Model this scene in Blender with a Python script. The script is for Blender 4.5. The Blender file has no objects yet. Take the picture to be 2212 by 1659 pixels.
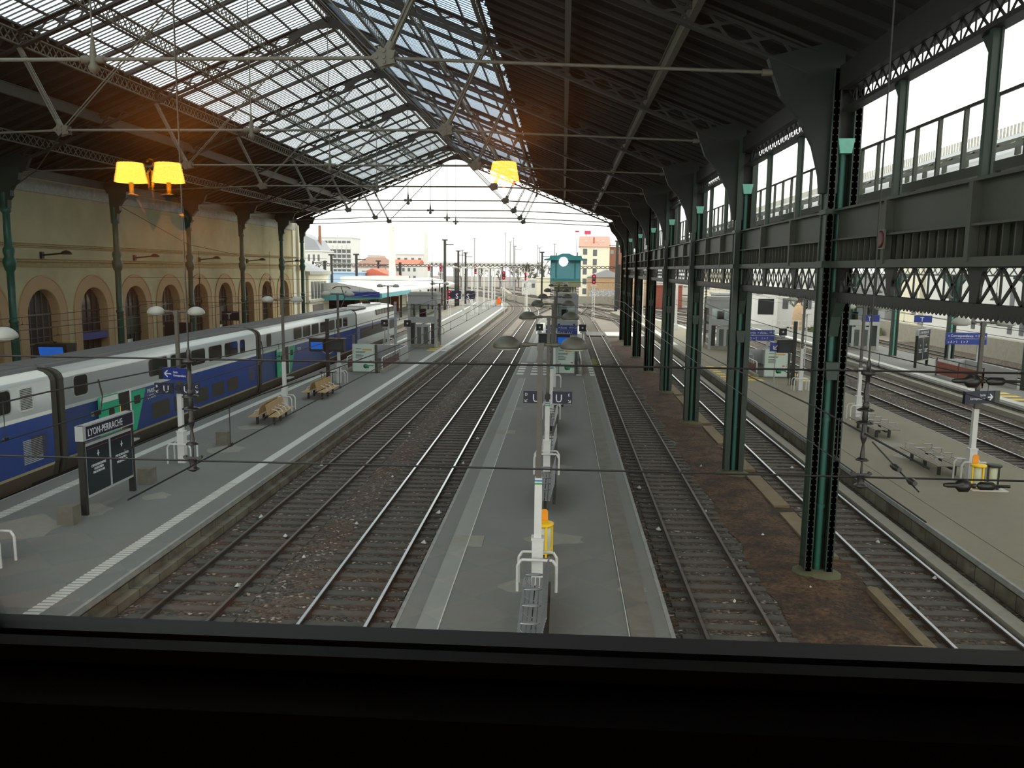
import bpy, math, random
from mathutils import Matrix, Vector
random.seed(7)
SC = bpy.context.scene
COL = SC.collection
PI = math.pi

# ---------------------------------------------------------------- camera, sky, exposure
def rot(yaw, pitch, roll):
    return Matrix.Rotation(yaw, 4, 'Z') @ Matrix.Rotation(PI/2 - pitch, 4, 'X') @ Matrix.Rotation(roll, 4, 'Z')
cd = bpy.data.cameras.new('camera'); cam = bpy.data.objects.new('camera', cd); COL.objects.link(cam)
cd.sensor_width = 36.0; cd.lens = 36.0*1780/2212; cd.clip_start = 0.02; cd.clip_end = 3000
cam.matrix_world = Matrix.Translation((0, 0, 8.0)) @ rot(0.06016, 0.1383, 0.0104)
SC.camera = cam
W = bpy.data.worlds.new('overcast_sky'); SC.world = W; W.use_nodes = True
bg = W.node_tree.nodes['Background']; bg.inputs[0].default_value = (1.0, 0.985, 0.95, 1); bg.inputs[1].default_value = 1.7
SC.view_settings.view_transform = 'Standard'; SC.view_settings.look = 'None'
SC.view_settings.gamma = 1.0; SC.view_settings.use_curve_mapping = False
SC.view_settings.exposure = 0.75
SC.cycles.use_denoising = True
SC.cycles.max_bounces = 8; SC.cycles.diffuse_bounces = 3; SC.cycles.glossy_bounces = 3
SC.cycles.transmission_bounces = 4; SC.cycles.transparent_max_bounces = 24
SC.cycles.sample_clamp_indirect = 6.0
SC.cycles.caustics_reflective = False; SC.cycles.caustics_refractive = False

# ---------------------------------------------------------------- materials
def lin(c):
    return tuple(((v/255.0+0.055)/1.055)**2.4 if v > 10 else v/255.0/12.92 for v in c)
MATS = {}
def mat(name, col, rough=0.7, metal=0.0, noise=0.0, scale=3.0, col2=None, bump=0.0, bscale=40.0, stretch=None):
    """col in sRGB bytes; noise mixes towards col2 (or a darker tone)"""
    m = bpy.data.materials.new(name); m.use_nodes = True; MATS[name] = m
    nt = m.node_tree; b = nt.nodes['Principled BSDF']
    c = lin(col)+(1,)
    b.inputs['Base Color'].default_value = c
    b.inputs['Roughness'].default_value = rough; b.inputs['Metallic'].default_value = metal
    if noise or bump:
        tc = nt.nodes.new('ShaderNodeTexCoord'); mp = nt.nodes.new('ShaderNodeMapping')
        nt.links.new(tc.outputs['Object'], mp.inputs['Vector'])
        if stretch: mp.inputs['Scale'].default_value = stretch
    if noise:
        n = nt.nodes.new('ShaderNodeTexNoise'); n.inputs['Scale'].default_value = scale; n.inputs['Detail'].default_value = 6
        n.inputs['Roughness'].default_value = 0.65
        nt.links.new(mp.outputs[0], n.inputs['Vector'])
        r = nt.nodes.new('ShaderNodeValToRGB'); r.color_ramp.elements[0].position = 0.35; r.color_ramp.elements[1].position = 0.7
        c2 = lin(col2)+(1,) if col2 else tuple(v*(1-noise) for v in c[:3])+(1,)
        c3 = tuple(c[i]*(1-noise)+c2[i]*noise for i in range(3))+(1,) if col2 else c2
        r.color_ramp.elements[0].color = c; r.color_ramp.elements[1].color = c3
        nt.links.new(n.outputs['Fac'], r.inputs[0]); nt.links.new(r.outputs[0], b.inputs['Base Color'])
    if bump:
        n2 = nt.nodes.new('ShaderNodeTexNoise'); n2.inputs['Scale'].default_value = bscale; n2.inputs['Detail'].default_value = 4
        nt.links.new(mp.outputs[0], n2.inputs['Vector'])
        bp = nt.nodes.new('ShaderNodeBump'); bp.inputs['Strength'].default_value = bump; bp.inputs['Distance'].default_value = 0.05
        nt.links.new(n2.outputs['Fac'], bp.inputs['Height']); nt.links.new(bp.outputs[0], b.inputs['Normal'])
    return m
def emit(name, col, strength):
    m = bpy.data.materials.new(name); m.use_nodes = True; MATS[name] = m
    nt = m.node_tree; nt.nodes.remove(nt.nodes['Principled BSDF'])
    e = nt.nodes.new('ShaderNodeEmission'); e.inputs[0].default_value = lin(col)+(1,); e.inputs[1].default_value = strength
    nt.links.new(e.outputs[0], nt.nodes['Material Output'].inputs[0]); return m
def pane(name, tint=(255, 255, 255), mult=1.0, rough=0.02, add=0.0):
    """thin architectural glass: see-through plus a Fresnel mirror"""
    m = bpy.data.materials.new(name); m.use_nodes = True; MATS[name] = m
    nt = m.node_tree; nt.nodes.remove(nt.nodes['Principled BSDF'])
    t = nt.nodes.new('ShaderNodeBsdfTransparent'); t.inputs[0].default_value = lin(tint)+(1,)
    g = nt.nodes.new('ShaderNodeBsdfGlossy'); g.inputs['Roughness'].default_value = rough
    f = nt.nodes.new('ShaderNodeFresnel'); f.inputs[0].default_value = 1.5
    mu = nt.nodes.new('ShaderNodeMath'); mu.operation = 'MULTIPLY_ADD'; mu.inputs[1].default_value = mult; mu.inputs[2].default_value = add; mu.use_clamp = True
    mx = nt.nodes.new('ShaderNodeMixShader')
    nt.links.new(f.outputs[0], mu.inputs[0]); nt.links.new(mu.outputs[0], mx.inputs[0])
    nt.links.new(t.outputs[0], mx.inputs[1]); nt.links.new(g.outputs[0], mx.inputs[2])
    nt.links.new(mx.outputs[0], nt.nodes['Material Output'].inputs[0]); return m
def translucent(name, col, fac=0.6, thru=0.0):
    m = bpy.data.materials.new(name); m.use_nodes = True; MATS[name] = m
    nt = m.node_tree; nt.nodes.remove(nt.nodes['Principled BSDF'])
    d = nt.nodes.new('ShaderNodeBsdfDiffuse'); d.inputs[0].default_value = lin(col)+(1,)
    t = nt.nodes.new('ShaderNodeBsdfTranslucent'); t.inputs[0].default_value = lin(col)+(1,)
    mx = nt.nodes.new('ShaderNodeMixShader'); mx.inputs[0].default_value = fac
    nt.links.new(d.outputs[0], mx.inputs[1]); nt.links.new(t.outputs[0], mx.inputs[2]); o = mx
    if thru:
        tr = nt.nodes.new('ShaderNodeBsdfTransparent'); m2 = nt.nodes.new('ShaderNodeMixShader'); m2.inputs[0].default_value = thru
        nt.links.new(o.outputs[0], m2.inputs[1]); nt.links.new(tr.outputs[0], m2.inputs[2]); o = m2
    nt.links.new(o.outputs[0], nt.nodes['Material Output'].inputs[0]); return m
def brick(name, c1, c2, mortar, w, h, rough=0.85, axis='YZ', msize=0.02, bump=0.3):
    m = mat(name, c1, rough); nt = m.node_tree; b = nt.nodes['Principled BSDF']
    tc = nt.nodes.new('ShaderNodeTexCoord'); sx = nt.nodes.new('ShaderNodeSeparateXYZ'); cx = nt.nodes.new('ShaderNodeCombineXYZ')
    nt.links.new(tc.outputs['Object'], sx.inputs[0])
    nt.links.new(sx.outputs[axis[0]], cx.inputs[0]); nt.links.new(sx.outputs[axis[1]], cx.inputs[1])
    t = nt.nodes.new('ShaderNodeTexBrick'); nt.links.new(cx.outputs[0], t.inputs['Vector'])
    t.inputs['Color1'].default_value = lin(c1)+(1,); t.inputs['Color2'].default_value = lin(c2)+(1,); t.inputs['Mortar'].default_value = lin(mortar)+(1,)
    t.inputs['Scale'].default_value = 1.0; t.inputs['Brick Width'].default_value = w; t.inputs['Row Height'].default_value = h; t.inputs['Mortar Size'].default_value = msize
    nz = nt.nodes.new('ShaderNodeTexNoise'); nz.inputs['Scale'].default_value = 1.7; nz.inputs['Detail'].default_value = 6
    nt.links.new(tc.outputs['Object'], nz.inputs['Vector'])
    rp = nt.nodes.new('ShaderNodeValToRGB'); rp.color_ramp.elements[0].color = (0.45, 0.42, 0.38, 1); rp.color_ramp.elements[1].color = (1, 1, 1, 1)
    rp.color_ramp.elements[0].position = 0.3; rp.color_ramp.elements[1].position = 0.62
    nt.links.new(nz.outputs['Fac'], rp.inputs[0])
    mx = nt.nodes.new('ShaderNodeMixRGB'); mx.blend_type = 'MULTIPLY'; mx.inputs[0].default_value = 1
    nt.links.new(t.outputs['Color'], mx.inputs[1]); nt.links.new(rp.outputs[0], mx.inputs[2]); nt.links.new(mx.outputs[0], b.inputs['Base Color'])
    return m

# ---------------------------------------------------------------- mesh builder
class MB:
    def __init__(s): s.v = []; s.f = []; s.m = []; s.sm = []
    def add(s, vs, fs, mi=0, smooth=False):
        o = len(s.v); s.v += [tuple(v) for v in vs]
        for f in fs: s.f.append([i+o for i in f]); s.m.append(mi); s.sm.append(smooth)
        return s
    def box(s, x0, x1, y0, y1, z0, z1, mi=0):
        return s.add([(x0,y0,z0),(x1,y0,z0),(x1,y1,z0),(x0,y1,z0),(x0,y0,z1),(x1,y0,z1),(x1,y1,z1),(x0,y1,z1)],
                     [(3,2,1,0),(4,5,6,7),(0,1,5,4),(1,2,6,5),(2,3,7,6),(3,0,4,7)], mi)
    def bar(s, p, q, w, h, up=(0, 0, 1), mi=0):
        p = Vector(p); q = Vector(q); d = (q-p)
        if d.length < 1e-6: return s
        d.normalize(); u = Vector(up)
        if abs(d.dot(u)) > 0.98: u = Vector((0, 1, 0)) if abs(d.y) < 0.9 else Vector((1, 0, 0))
        a = d.cross(u).normalized(); b = a.cross(d).normalized(); a *= w/2; b *= h/2
        return s.add([p-a-b, p+a-b, p+a+b, p-a+b, q-a-b, q+a-b, q+a+b, q-a+b],
                     [(0,1,2,3),(7,6,5,4),(0,4,5,1),(1,5,6,2),(2,6,7,3),(3,7,4,0)], mi)
    def tube(s, p, q, r, n=8, r2=None, mi=0, caps=True):
        p = Vector(p); q = Vector(q); d = (q-p)
        if d.length < 1e-6: return s
        d.normalize(); u = Vector((0, 0, 1)) if abs(d.z) < 0.9 else Vector((1, 0, 0))
        a = d.cross(u).normalized(); b = a.cross(d); r2 = r if r2 is None else r2
        vs = []
        for (c, rr) in ((p, r), (q, r2)):
            for i in range(n):
                t = 2*PI*i/n; vs.append(c + a*(rr*math.cos(t)) + b*(rr*math.sin(t)))
        s.add(vs, [(i, (i+1) % n, n+(i+1) % n, n+i) for i in range(n)], mi, n > 5)
        if caps: s.add(vs, [tuple(range(n))[::-1], tuple(range(n, 2*n))], mi)
        return s
    def path(s, pts, r, n=6, mi=0):
        for i in range(len(pts)-1): s.tube(pts[i], pts[i+1], r, n, mi=mi)
        return s
    def lathe(s, prof, c=(0, 0, 0), n=16, mi=0, axis='z', smooth=True):
        vs = []
        for r, z in prof:
            for i in range(n):
                t = 2*PI*i/n; x, y = r*math.cos(t), r*math.sin(t)
                vs.append((c[0]+x, c[1]+y, c[2]+z) if axis == 'z' else ((c[0]+x, c[1]+z, c[2]+y) if axis == 'y' else (c[0]+z, c[1]+x, c[2]+y)))
        fs = []
        for k in range(len(prof)-1):
            for i in range(n):
                j = (i+1) % n; fs.append((k*n+i, k*n+j, (k+1)*n+j, (k+1)*n+i))
        s.add(vs, fs, mi, smooth)
        o = len(prof)-1
        s.add([], [], mi)
        return s.add(vs[:n], [tuple(range(n))[::-1]], mi) and s.add(vs[o*n:], [tuple(range(n))], mi)
    def prism(s, poly, axis, a, b, mi=0):
        n = len(poly)
        f = {'x': lambda u, v, w: (w, u, v), 'y': lambda u, v, w: (u, w, v), 'z': lambda u, v, w: (u, v, w)}[axis]
        vs = [f(u, v, a) for u, v in poly] + [f(u, v, b) for u, v in poly]
        return s.add(vs, [tuple(range(n))[::-1], tuple(range(n, 2*n))] + [(i, (i+1) % n, n+(i+1) % n, n+i) for i in range(n)], mi)
    def shift(s, dx, dy, dz):
        s.v = [(x+dx, y+dy, z+dz) for x, y, z in s.v]; return s
    def mesh(s, name, mats):
        me = bpy.data.meshes.new(name); me.from_pydata(s.v, [], s.f); me.update()
        ml = mats if isinstance(mats, (list, tuple)) else [mats]
        for m in ml: me.materials.append(MATS[m] if isinstance(m, str) else m)
        if len(ml) > 1: me.polygons.foreach_set('material_index', s.m)
        me.polygons.foreach_set('use_smooth', s.sm)
        return me
    def build(s, name, mats, parent=None, loc=None):
        o = bpy.data.objects.new(name, s.mesh(name, mats)); COL.objects.link(o)
        if parent: o.parent = parent
        if loc: o.location = loc
        return o
def tag(o, label=None, cat=None, group=None, kind=None):
    if label: o['label'] = label
    if cat: o['category'] = cat
    if group: o['group'] = group
    if kind: o['kind'] = kind
    return o
def thing(name, label, cat, loc=(0, 0, 0), rz=0.0, group=None, kind=None):
    o = bpy.data.objects.new(name, None); COL.objects.link(o); o.location = loc; o.rotation_euler = (0, 0, rz)
    o.empty_display_size = 0.2
    return tag(o, label, cat, group, kind)
KIDS = {}
def copy_tree(o, parent=None, loc=None, label=None, rz=None, group=None):
    c = o.copy(); COL.objects.link(c)
    if parent: c.parent = parent
    if loc is not None: c.location = loc
    if rz is not None: c.rotation_euler = (0, 0, rz)
    if label: c['label'] = label
    if group: c['group'] = group
    for ch in list(o.children): copy_tree(ch, c)
    return c
def text(parent, s, loc, size, m, rx=PI/2, rz=0.0, name='lettering', align='LEFT', ext=0.004, sx=1.0, ry=0.0):
    cu = bpy.data.curves.new(name, 'FONT'); cu.body = s; cu.size = size; cu.extrude = ext; cu.align_x = align; cu.resolution_u = 2
    cu.materials.append(MATS[m]); o = bpy.data.objects.new(name, cu); COL.objects.link(o); o.parent = parent
    bpy.context.view_layer.update()
    me = bpy.data.meshes.new_from_object(o.evaluated_get(bpy.context.evaluated_depsgraph_get())); bpy.data.objects.remove(o); bpy.data.curves.remove(cu)
    o = bpy.data.objects.new(name, me); COL.objects.link(o); o.parent = parent
    o.location = loc; o.rotation_euler = (rx, ry, rz); o.scale = (sx, 1, 1); return o
ORD = ['first', 'second', 'third', 'fourth', 'fifth', 'sixth', 'seventh', 'eighth', 'ninth', 'tenth', 'eleventh', 'twelfth', 'thirteenth', 'fourteenth', 'fifteenth', 'sixteenth', 'seventeenth']
BAYS = [10.6, 21.5, 32.4, 43.3, 54.2, 65.1, 76.0, 86.9, 93.9]
def arc(cy, cz, r, a0, a1, n=12):
    return [(cy+r*math.cos(a0+(a1-a0)*i/n), cz+r*math.sin(a0+(a1-a0)*i/n)) for i in range(n+1)]

mat('plaster', (196, 186, 148), 0.9, noise=0.45, scale=0.35, col2=(150, 138, 100), bump=0.1)
mat('ochre', (186, 158, 120), 0.85, noise=0.3, scale=1.0, col2=(160, 125, 85))
mat('cornice_grey', (190, 188, 176), 0.8, noise=0.3)
mat('band', (176, 158, 112), 0.85, noise=0.3)
mat('green_paint', (32, 86, 74), 0.45, noise=0.35, scale=6.0, col2=(28, 66, 56))
mat('green_dark', (34, 54, 46), 0.5, noise=0.4, scale=5.0, col2=(52, 50, 38))
mat('green_light', (110, 180, 160), 0.5, noise=0.2)
mat('iron_dark', (40, 40, 37), 0.55, noise=0.3, scale=4.0)
mat('iron_grey', (104, 102, 90), 0.55, noise=0.35, scale=5.0, col2=(74, 66, 52))
mat('iron_plate', (66, 72, 62), 0.55, noise=0.4, scale=3.0, col2=(52, 50, 40))
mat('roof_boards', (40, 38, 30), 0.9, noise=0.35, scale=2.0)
mat('roof_boards_shaded', (26, 25, 23), 0.9, noise=0.35, scale=2.0)  # same boards darkened: the right slope's weaker light is in the colour
pane('roof_glass', (235, 243, 250), 1.0, 0.15)
translucent('fin', (140, 146, 150), .8); translucent('fin_blue', (138, 156, 174), .8); pane('roof_glass_right', (196, 212, 228), .35, .3)
mat('strip_tan', (116, 112, 102), .8, noise=.3, scale=2)
mat('asphalt', (116, 116, 111), 0.8, noise=0.35, scale=0.6, col2=(98, 98, 92), bump=0.08, bscale=60)
mat('asphalt_beige', (130, 124, 106), 0.8, noise=0.4, scale=0.5, col2=(106, 100, 84), bump=0.08, bscale=60)
mat('asphalt_pale', (142, 142, 136), 0.8, noise=0.3, scale=2.0, col2=(120, 120, 114))
mat('asphalt_patch', (140, 137, 126), 0.85, noise=0.4, scale=4.0, col2=(116, 113, 104))
mat('plinth_moss', (92, 90, 66), .9, noise=.5, scale=4, col2=(66, 72, 42)); mat('slab_tan', (118, 104, 80), .9, noise=.5, scale=2, col2=(84, 72, 54))
mat('block_concrete', (116, 112, 100), .85, noise=.3)
mat('yard_sleeper', (122, 116, 108), .9, noise=.3)
mat('kerb', (150, 150, 145), 0.8, noise=0.3, scale=4.0)
mat('white_paint', (196, 196, 188), 0.6, noise=0.3, scale=6.0, col2=(160, 160, 152))
mat('yellow_paint', (226, 190, 50), 0.6, noise=0.3, scale=8.0)
brick('platform_wall', (120, 116, 100), (104, 98, 82), (60, 54, 44), 1.0, 0.42)
mat('sleeper', (86, 82, 75), 0.85, noise=0.35, scale=3.0)
mat('rail_dark_reflection', (120, 112, 102), 0.42, metal=0.85, noise=.2)  # darker metal: the dim reflection on these rails is put into the colour
mat('rail_shiny', (200, 202, 204), 0.28, metal=1.0)
mat('rail_dull', (96, 86, 76), 0.5, metal=0.6, noise=0.3)
mat('rail_side', (58, 46, 38), 0.8)
mat('white_metal', (214, 214, 210), 0.45, noise=0.12, scale=4)
mat('pole_brown', (92, 88, 80), 0.5, noise=0.2)
mat('lamp_dome', (88, 86, 76), 0.45, noise=0.2)
mat('lamp_dome_pale', (170, 170, 160), 0.45)
mat('lamp_glass', (200, 200, 190), 0.3)
mat('black', (22, 22, 22), 0.5)
mat('insulator', (30, 27, 25), 0.35)
mat('navy', (24, 28, 52), 0.4)
mat('blue_sign', (36, 56, 140), 0.4)
mat('sign_white', (230, 230, 230), 0.5)
mat('concrete', (150, 146, 134), 0.9, noise=0.4, scale=3, col2=(112, 106, 92))
mat('wood', (196, 164, 116), 0.6, noise=0.25, scale=8, stretch=(1, 6, 6))
mat('wood_grey', (140, 132, 116), 0.6, noise=0.25, scale=8)
mat('steel', (150, 152, 152), 0.35, metal=0.7)
mat('steel_grey', (176, 178, 176), 0.5, noise=0.1)
mat('yellow', (246, 200, 20), 0.4)
mat('bag', (200, 200, 170), 0.3)
mat('train_silver', (184, 188, 186), 0.32, metal=0.2)
mat('train_roof', (118, 120, 120), 0.5)
mat('train_white', (222, 224, 218), 0.35)
mat('train_blue', (42, 72, 140), 0.35, noise=.35, scale=.8, col2=(72, 82, 112))
mat('train_lower', (84, 78, 66), 0.6, noise=0.3)
mat('train_teal', (40, 170, 128), 0.35)
mat('train_glass', (46, 50, 48), 0.08)
mat('train_cream', (176, 166, 126), 0.5)
mat('rubber', (62, 62, 54), 0.8)
mat('maroon', (84, 40, 38), 0.6)
mat('red_brown', (140, 72, 56), 0.7, noise=0.2)
mat('dark_glass', (62, 68, 70), 0.08)
mat('wall_dark', (60, 58, 50), 0.8)

# ---------------------------------------------------------------- ground
def ballast_mat():
    m = mat('ballast', (90, 80, 68), 0.95); nt = m.node_tree; b = nt.nodes['Principled BSDF']
    tc = nt.nodes.new('ShaderNodeTexCoord')
    v = nt.nodes.new('ShaderNodeTexVoronoi'); v.inputs['Scale'].default_value = 14.0; nt.links.new(tc.outputs['Object'], v.inputs['Vector'])
    r1 = nt.nodes.new('ShaderNodeValToRGB')
    sp = nt.nodes.new('ShaderNodeSeparateColor'); nt.links.new(v.outputs['Color'], sp.inputs[0]); nt.links.new(sp.outputs[0], r1.inputs[0])
    r1.color_ramp.elements[0].color = lin((44, 41, 38))+(1,); r1.color_ramp.elements[1].color = lin((112, 104, 94))+(1,)
    e = r1.color_ramp.elements.new(0.94); e.color = lin((104, 96, 86))+(1,); r1.color_ramp.elements[2].color = lin((190, 182, 168))+(1,)
    n = nt.nodes.new('ShaderNodeTexNoise'); n.inputs['Scale'].default_value = 0.28; n.inputs['Detail'].default_value = 8; n.inputs['Roughness'].default_value = 0.7
    nt.links.new(tc.outputs['Object'], n.inputs['Vector'])
    r2 = nt.nodes.new('ShaderNodeValToRGB'); r2.color_ramp.elements[0].position = 0.42; r2.color_ramp.elements[1].position = 0.6
    nt.links.new(n.outputs['Fac'], r2.inputs[0])
    mx = nt.nodes.new('ShaderNodeMixRGB'); mx.blend_type = 'MULTIPLY'; mx.inputs[2].default_value = (0.88, 0.7, 0.58, 1)
    nt.links.new(r2.outputs[0], mx.inputs[0]); nt.links.new(r1.outputs[0], mx.inputs[1]); nt.links.new(mx.outputs[0], b.inputs['Base Color'])
    bp = nt.nodes.new('ShaderNodeBump'); bp.inputs['Strength'].default_value = 0.9; bp.inputs['Distance'].default_value = 0.06; bp.invert = True
    nt.links.new(v.outputs['Distance'], bp.inputs['Height']); nt.links.new(bp.outputs[0], b.inputs['Normal'])
ballast_mat()
def litter_mat():
    m = mat('leaf_litter', (96, 72, 48), 0.95); nt = m.node_tree; b = nt.nodes['Principled BSDF']
    tc = nt.nodes.new('ShaderNodeTexCoord')
    n = nt.nodes.new('ShaderNodeTexNoise'); n.inputs['Scale'].default_value = 9; n.inputs['Detail'].default_value = 8; n.inputs['Roughness'].default_value = 0.75
    nt.links.new(tc.outputs['Object'], n.inputs['Vector'])
    r = nt.nodes.new('ShaderNodeValToRGB'); r.color_ramp.elements[0].position = 0.38; r.color_ramp.elements[1].position = 0.68
    r.color_ramp.elements[0].color = lin((36, 28, 22))+(1,); r.color_ramp.elements[1].color = lin((120, 90, 62))+(1,)
    nt.links.new(n.outputs['Fac'], r.inputs[0])
    n3 = nt.nodes.new('ShaderNodeTexNoise'); n3.inputs['Scale'].default_value = 0.9; n3.inputs['Detail'].default_value = 7; n3.inputs['Roughness'].default_value = 0.75
    nt.links.new(tc.outputs['Object'], n3.inputs['Vector'])
    r3 = nt.nodes.new('ShaderNodeValToRGB'); r3.color_ramp.elements[0].position = 0.4; r3.color_ramp.elements[1].position = 0.6; r3.color_ramp.elements[0].color = (0.32, 0.32, 0.34, 1); r3.color_ramp.elements[1].color = (1.15, 1.05, 0.95, 1)
    nt.links.new(n3.outputs['Fac'], r3.inputs[0]); m3 = nt.nodes.new('ShaderNodeMixRGB'); m3.blend_type = 'MULTIPLY'; m3.inputs[0].default_value = 1
    nt.links.new(r.outputs[0], m3.inputs[1]); nt.links.new(r3.outputs[0], m3.inputs[2]); nt.links.new(m3.outputs[0], b.inputs['Base Color'])
    bp = nt.nodes.new('ShaderNodeBump'); bp.inputs['Strength'].default_value = 0.8; bp.inputs['Distance'].default_value = 0.05
    nt.links.new(n.outputs['Fac'], bp.inputs['Height']); nt.links.new(bp.outputs[0], b.inputs['Normal'])
litter_mat()
mat('yard_gravel', (130, 124, 116), 0.95, noise=0.7, scale=0.3, col2=(98, 84, 72), bump=0.5, bscale=12)
MB().add([(-60,-6,0),(60,-6,0),(60,100,0),(-60,100,0)], [(0,1,2,3)]).build('ground', 'ballast')['kind'] = 'structure'
MB().add([(-420,100,-0.004),(420,100,-0.004),(420,900,-0.004),(-420,900,-0.004)], [(0,1,2,3)]).build('ground', 'yard_gravel')['kind'] = 'structure'
g = MB(); n = 60
pts_l = [(5.25+0.25*math.sin(i*1.9)+0.12*math.sin(i*4.3), 8+i*1.45) for i in range(n)]; pts_r = [(7.95+0.2*math.sin(i*1.3+1)+0.1*math.cos(i*3.7), 8+i*1.45) for i in range(n)]
g.add([(x, y, 0.02) for x, y in pts_l]+[(x, y, 0.02) for x, y in pts_r]+[(6.6, 8+i*1.45, 0.12+0.03*math.sin(i*2.2)) for i in range(n)],
      [(i, 2*n+i, 2*n+i+1, i+1) for i in range(n-1)]+[(2*n+i, n+i, n+i+1, 2*n+i+1) for i in range(n-1)], smooth=True)
tag(g.build('leaf_litter', 'leaf_litter'), 'brown leaf litter and soil banked along the row of green columns', 'leaf litter', kind='stuff')
g = MB()
for (x0, x1, y0, y1, h) in ((7.0, 7.75, 15.2, 17.0, .2), (7.78, 8.05, 14.0, 20.4, .16)):
    g = MB(); g.box(x0, x1, y0, y1, 0.0, h)
    tag(g.build('concrete_slab', 'slab_tan'), {0.2: 'wide tan concrete slab beside the nearest green column', .16: 'narrow tan concrete strip along the rail by the nearest green column'}[h], 'slab')
for i in range(7):
    y = 22.6+i*5.1
    o = MB().prism([(7.3, y), (7.85, y+0.1), (7.8, y+4.4), (7.28, y+4.3)], 'z', 0.0, 0.13).build('duct_cover', 'slab_tan')
    tag(o, 'flat concrete duct cover beside the row of green columns, %s from the window' % ORD[i], 'duct cover', 'duct covers beside the green columns')

# ---------------------------------------------------------------- tracks
def cx(X0, Y):
    yc = 150-(X0+10)*1.6 if X0 > -10 else 150+(-10-X0)*1.2
    d = max(0.0, Y-yc); return X0-d*d/688.0
def ys(y0, y1):
    out = [y0]; y = 96.0
    while y < y1:
        if y > y0: out.append(y)
        y += 6 if y > 96 else 6
    return out+[y1]
RAIL = [(-.07, 0), (.07, 0), (.07, .02), (.012, .04), (.012, .115), (.036, .125), (.036, .16), (-.036, .16), (-.036, .125), (-.012, .115), (-.012, .04), (-.07, .02)]
def sweep(fx, yl, prof, z0=0.0, mi=0, topmi=None, topset=()):
    b = MB(); n = len(prof); vs = []
    for Y in yl:
        x = fx(Y); vs += [(x+p, Y, z0+q) for p, q in prof]
    fs = []; ms = []
    for k in range(len(yl)-1):
        for i in range(n):
            j = (i+1) % n; fs.append((k*n+i, k*n+j, (k+1)*n+j, (k+1)*n+i)); ms.append(topmi if (topmi is not None and i in topset) else mi)
    o = len(vs)-n
    b.add(vs, fs); b.m = ms
    b.f += [list(range(n))[::-1], list(range(o, o+n))]; b.m += [mi, mi]; b.sm += [False, False]
    return b
SLEEPER = MB().box(-1.25, 1.25, -.13, .13, -.05, .035).mesh('sleeper', 'sleeper')
def track(X0, y0, y1, label, shiny='rail_shiny', near=100, group=None):
    t = thing('railway_track', label, 'railway track', (X0, y0, 0), group=group)
    yl = ys(y0, y1)
    for s in (-.755, .755):
        b = sweep(lambda Y, s=s: cx(X0, Y)+s, yl, RAIL, 0.0, 0, 1, (5, 6, 7))
        b.shift(-X0, -y0, 0); b.build('rail', ['rail_side', shiny], t)
    N = int((y1-y0)/.6); k = 0; rest = MB()
    for i in range(N):
        Y = y0+i*.6
        if i < near:
            o = bpy.data.objects.new('sleeper', SLEEPER); COL.objects.link(o); o.parent = t; o.location = (cx(X0, Y)-X0, Y-y0, 0.0)
        else:
            x = cx(X0, Y)-X0; rest.box(x-1.25, x+1.25, Y-y0-.13, Y-y0+.13, -.05, .035)
    if rest.v: rest.build('sleepers', 'yard_sleeper' if near else 'sleeper', t)['kind'] = 'stuff'
    return t
track(-19.4, 6, 330, 'railway track under the high-speed train')
track(-8.56, 12, 330, 'railway track beside the left platform edge, with dull rails near the window', 'rail_dark_reflection')
track(-4.98, 12, 330, 'railway track with bright rails just left of the central platform')
track(4.02, 12, 330, 'railway track just right of the central platform', 'rail_dark_reflection')
track(9.2, 12, 330, 'railway track between the green columns and the right platform')
track(19.3, 20, 330, 'railway track on the far side of the right platform', near=60)
track(23.1, 20, 330, 'railway track against the concrete edge of the far platform', near=60)
for i, (X0, y1) in enumerate(((34.6, 330), (38.2, 330))):
    track(X0, 40, y1, 'railway track beyond the far platform, %s one from its green columns' % ORD[i], near=0)
# yard tracks: long crossing curves outside the hall
def yard(pts, label):
    t = thing('railway_track', label, 'railway track', (0, 0, 0), group='yard tracks curving outside the hall')
    # smooth the polyline
    P = [Vector(p) for p in pts]; out = []
    for k in range(len(P)-1):
        p0 = P[max(k-1, 0)]; p1 = P[k]; p2 = P[k+1]; p3 = P[min(k+2, len(P)-1)]
        for j in range(8):
            u = j/8.0
            out.append(0.5*((2*p1)+(p2-p0)*u+(2*p0-5*p1+4*p2-p3)*u*u+(-p0+3*p1-3*p2+p3)*u**3))
    out.append(P[-1])
    for s in (-.755, .755):
        b = MB(); q = []
        for i, p in enumerate(out):
            d = (out[min(i+1, len(out)-1)]-out[max(i-1, 0)]).normalized(); q.append((p.x+d.y*s, p.y-d.x*s))
        for i in range(len(q)-1):
            b.bar((q[i][0], q[i][1], .14), (q[i+1][0], q[i+1][1], .14), .11, .16)
        b.build('rail', 'rail_dull', t)
    b = MB(); acc = 0
    for i in range(len(out)-1):
        d = out[i+1]-out[i]; L = d.length; d.normalize(); a = 0
        while a < L:
            c = out[i]+d*a; n_ = Vector((d.y, -d.x)); b.bar((c.x-n_.x*1.2, c.y-n_.y*1.2, .02), (c.x+n_.x*1.2, c.y+n_.y*1.2, .02), .24, .06); a += 0.9
    b.build('sleepers', 'yard_sleeper', t)['kind'] = 'stuff'
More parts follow.
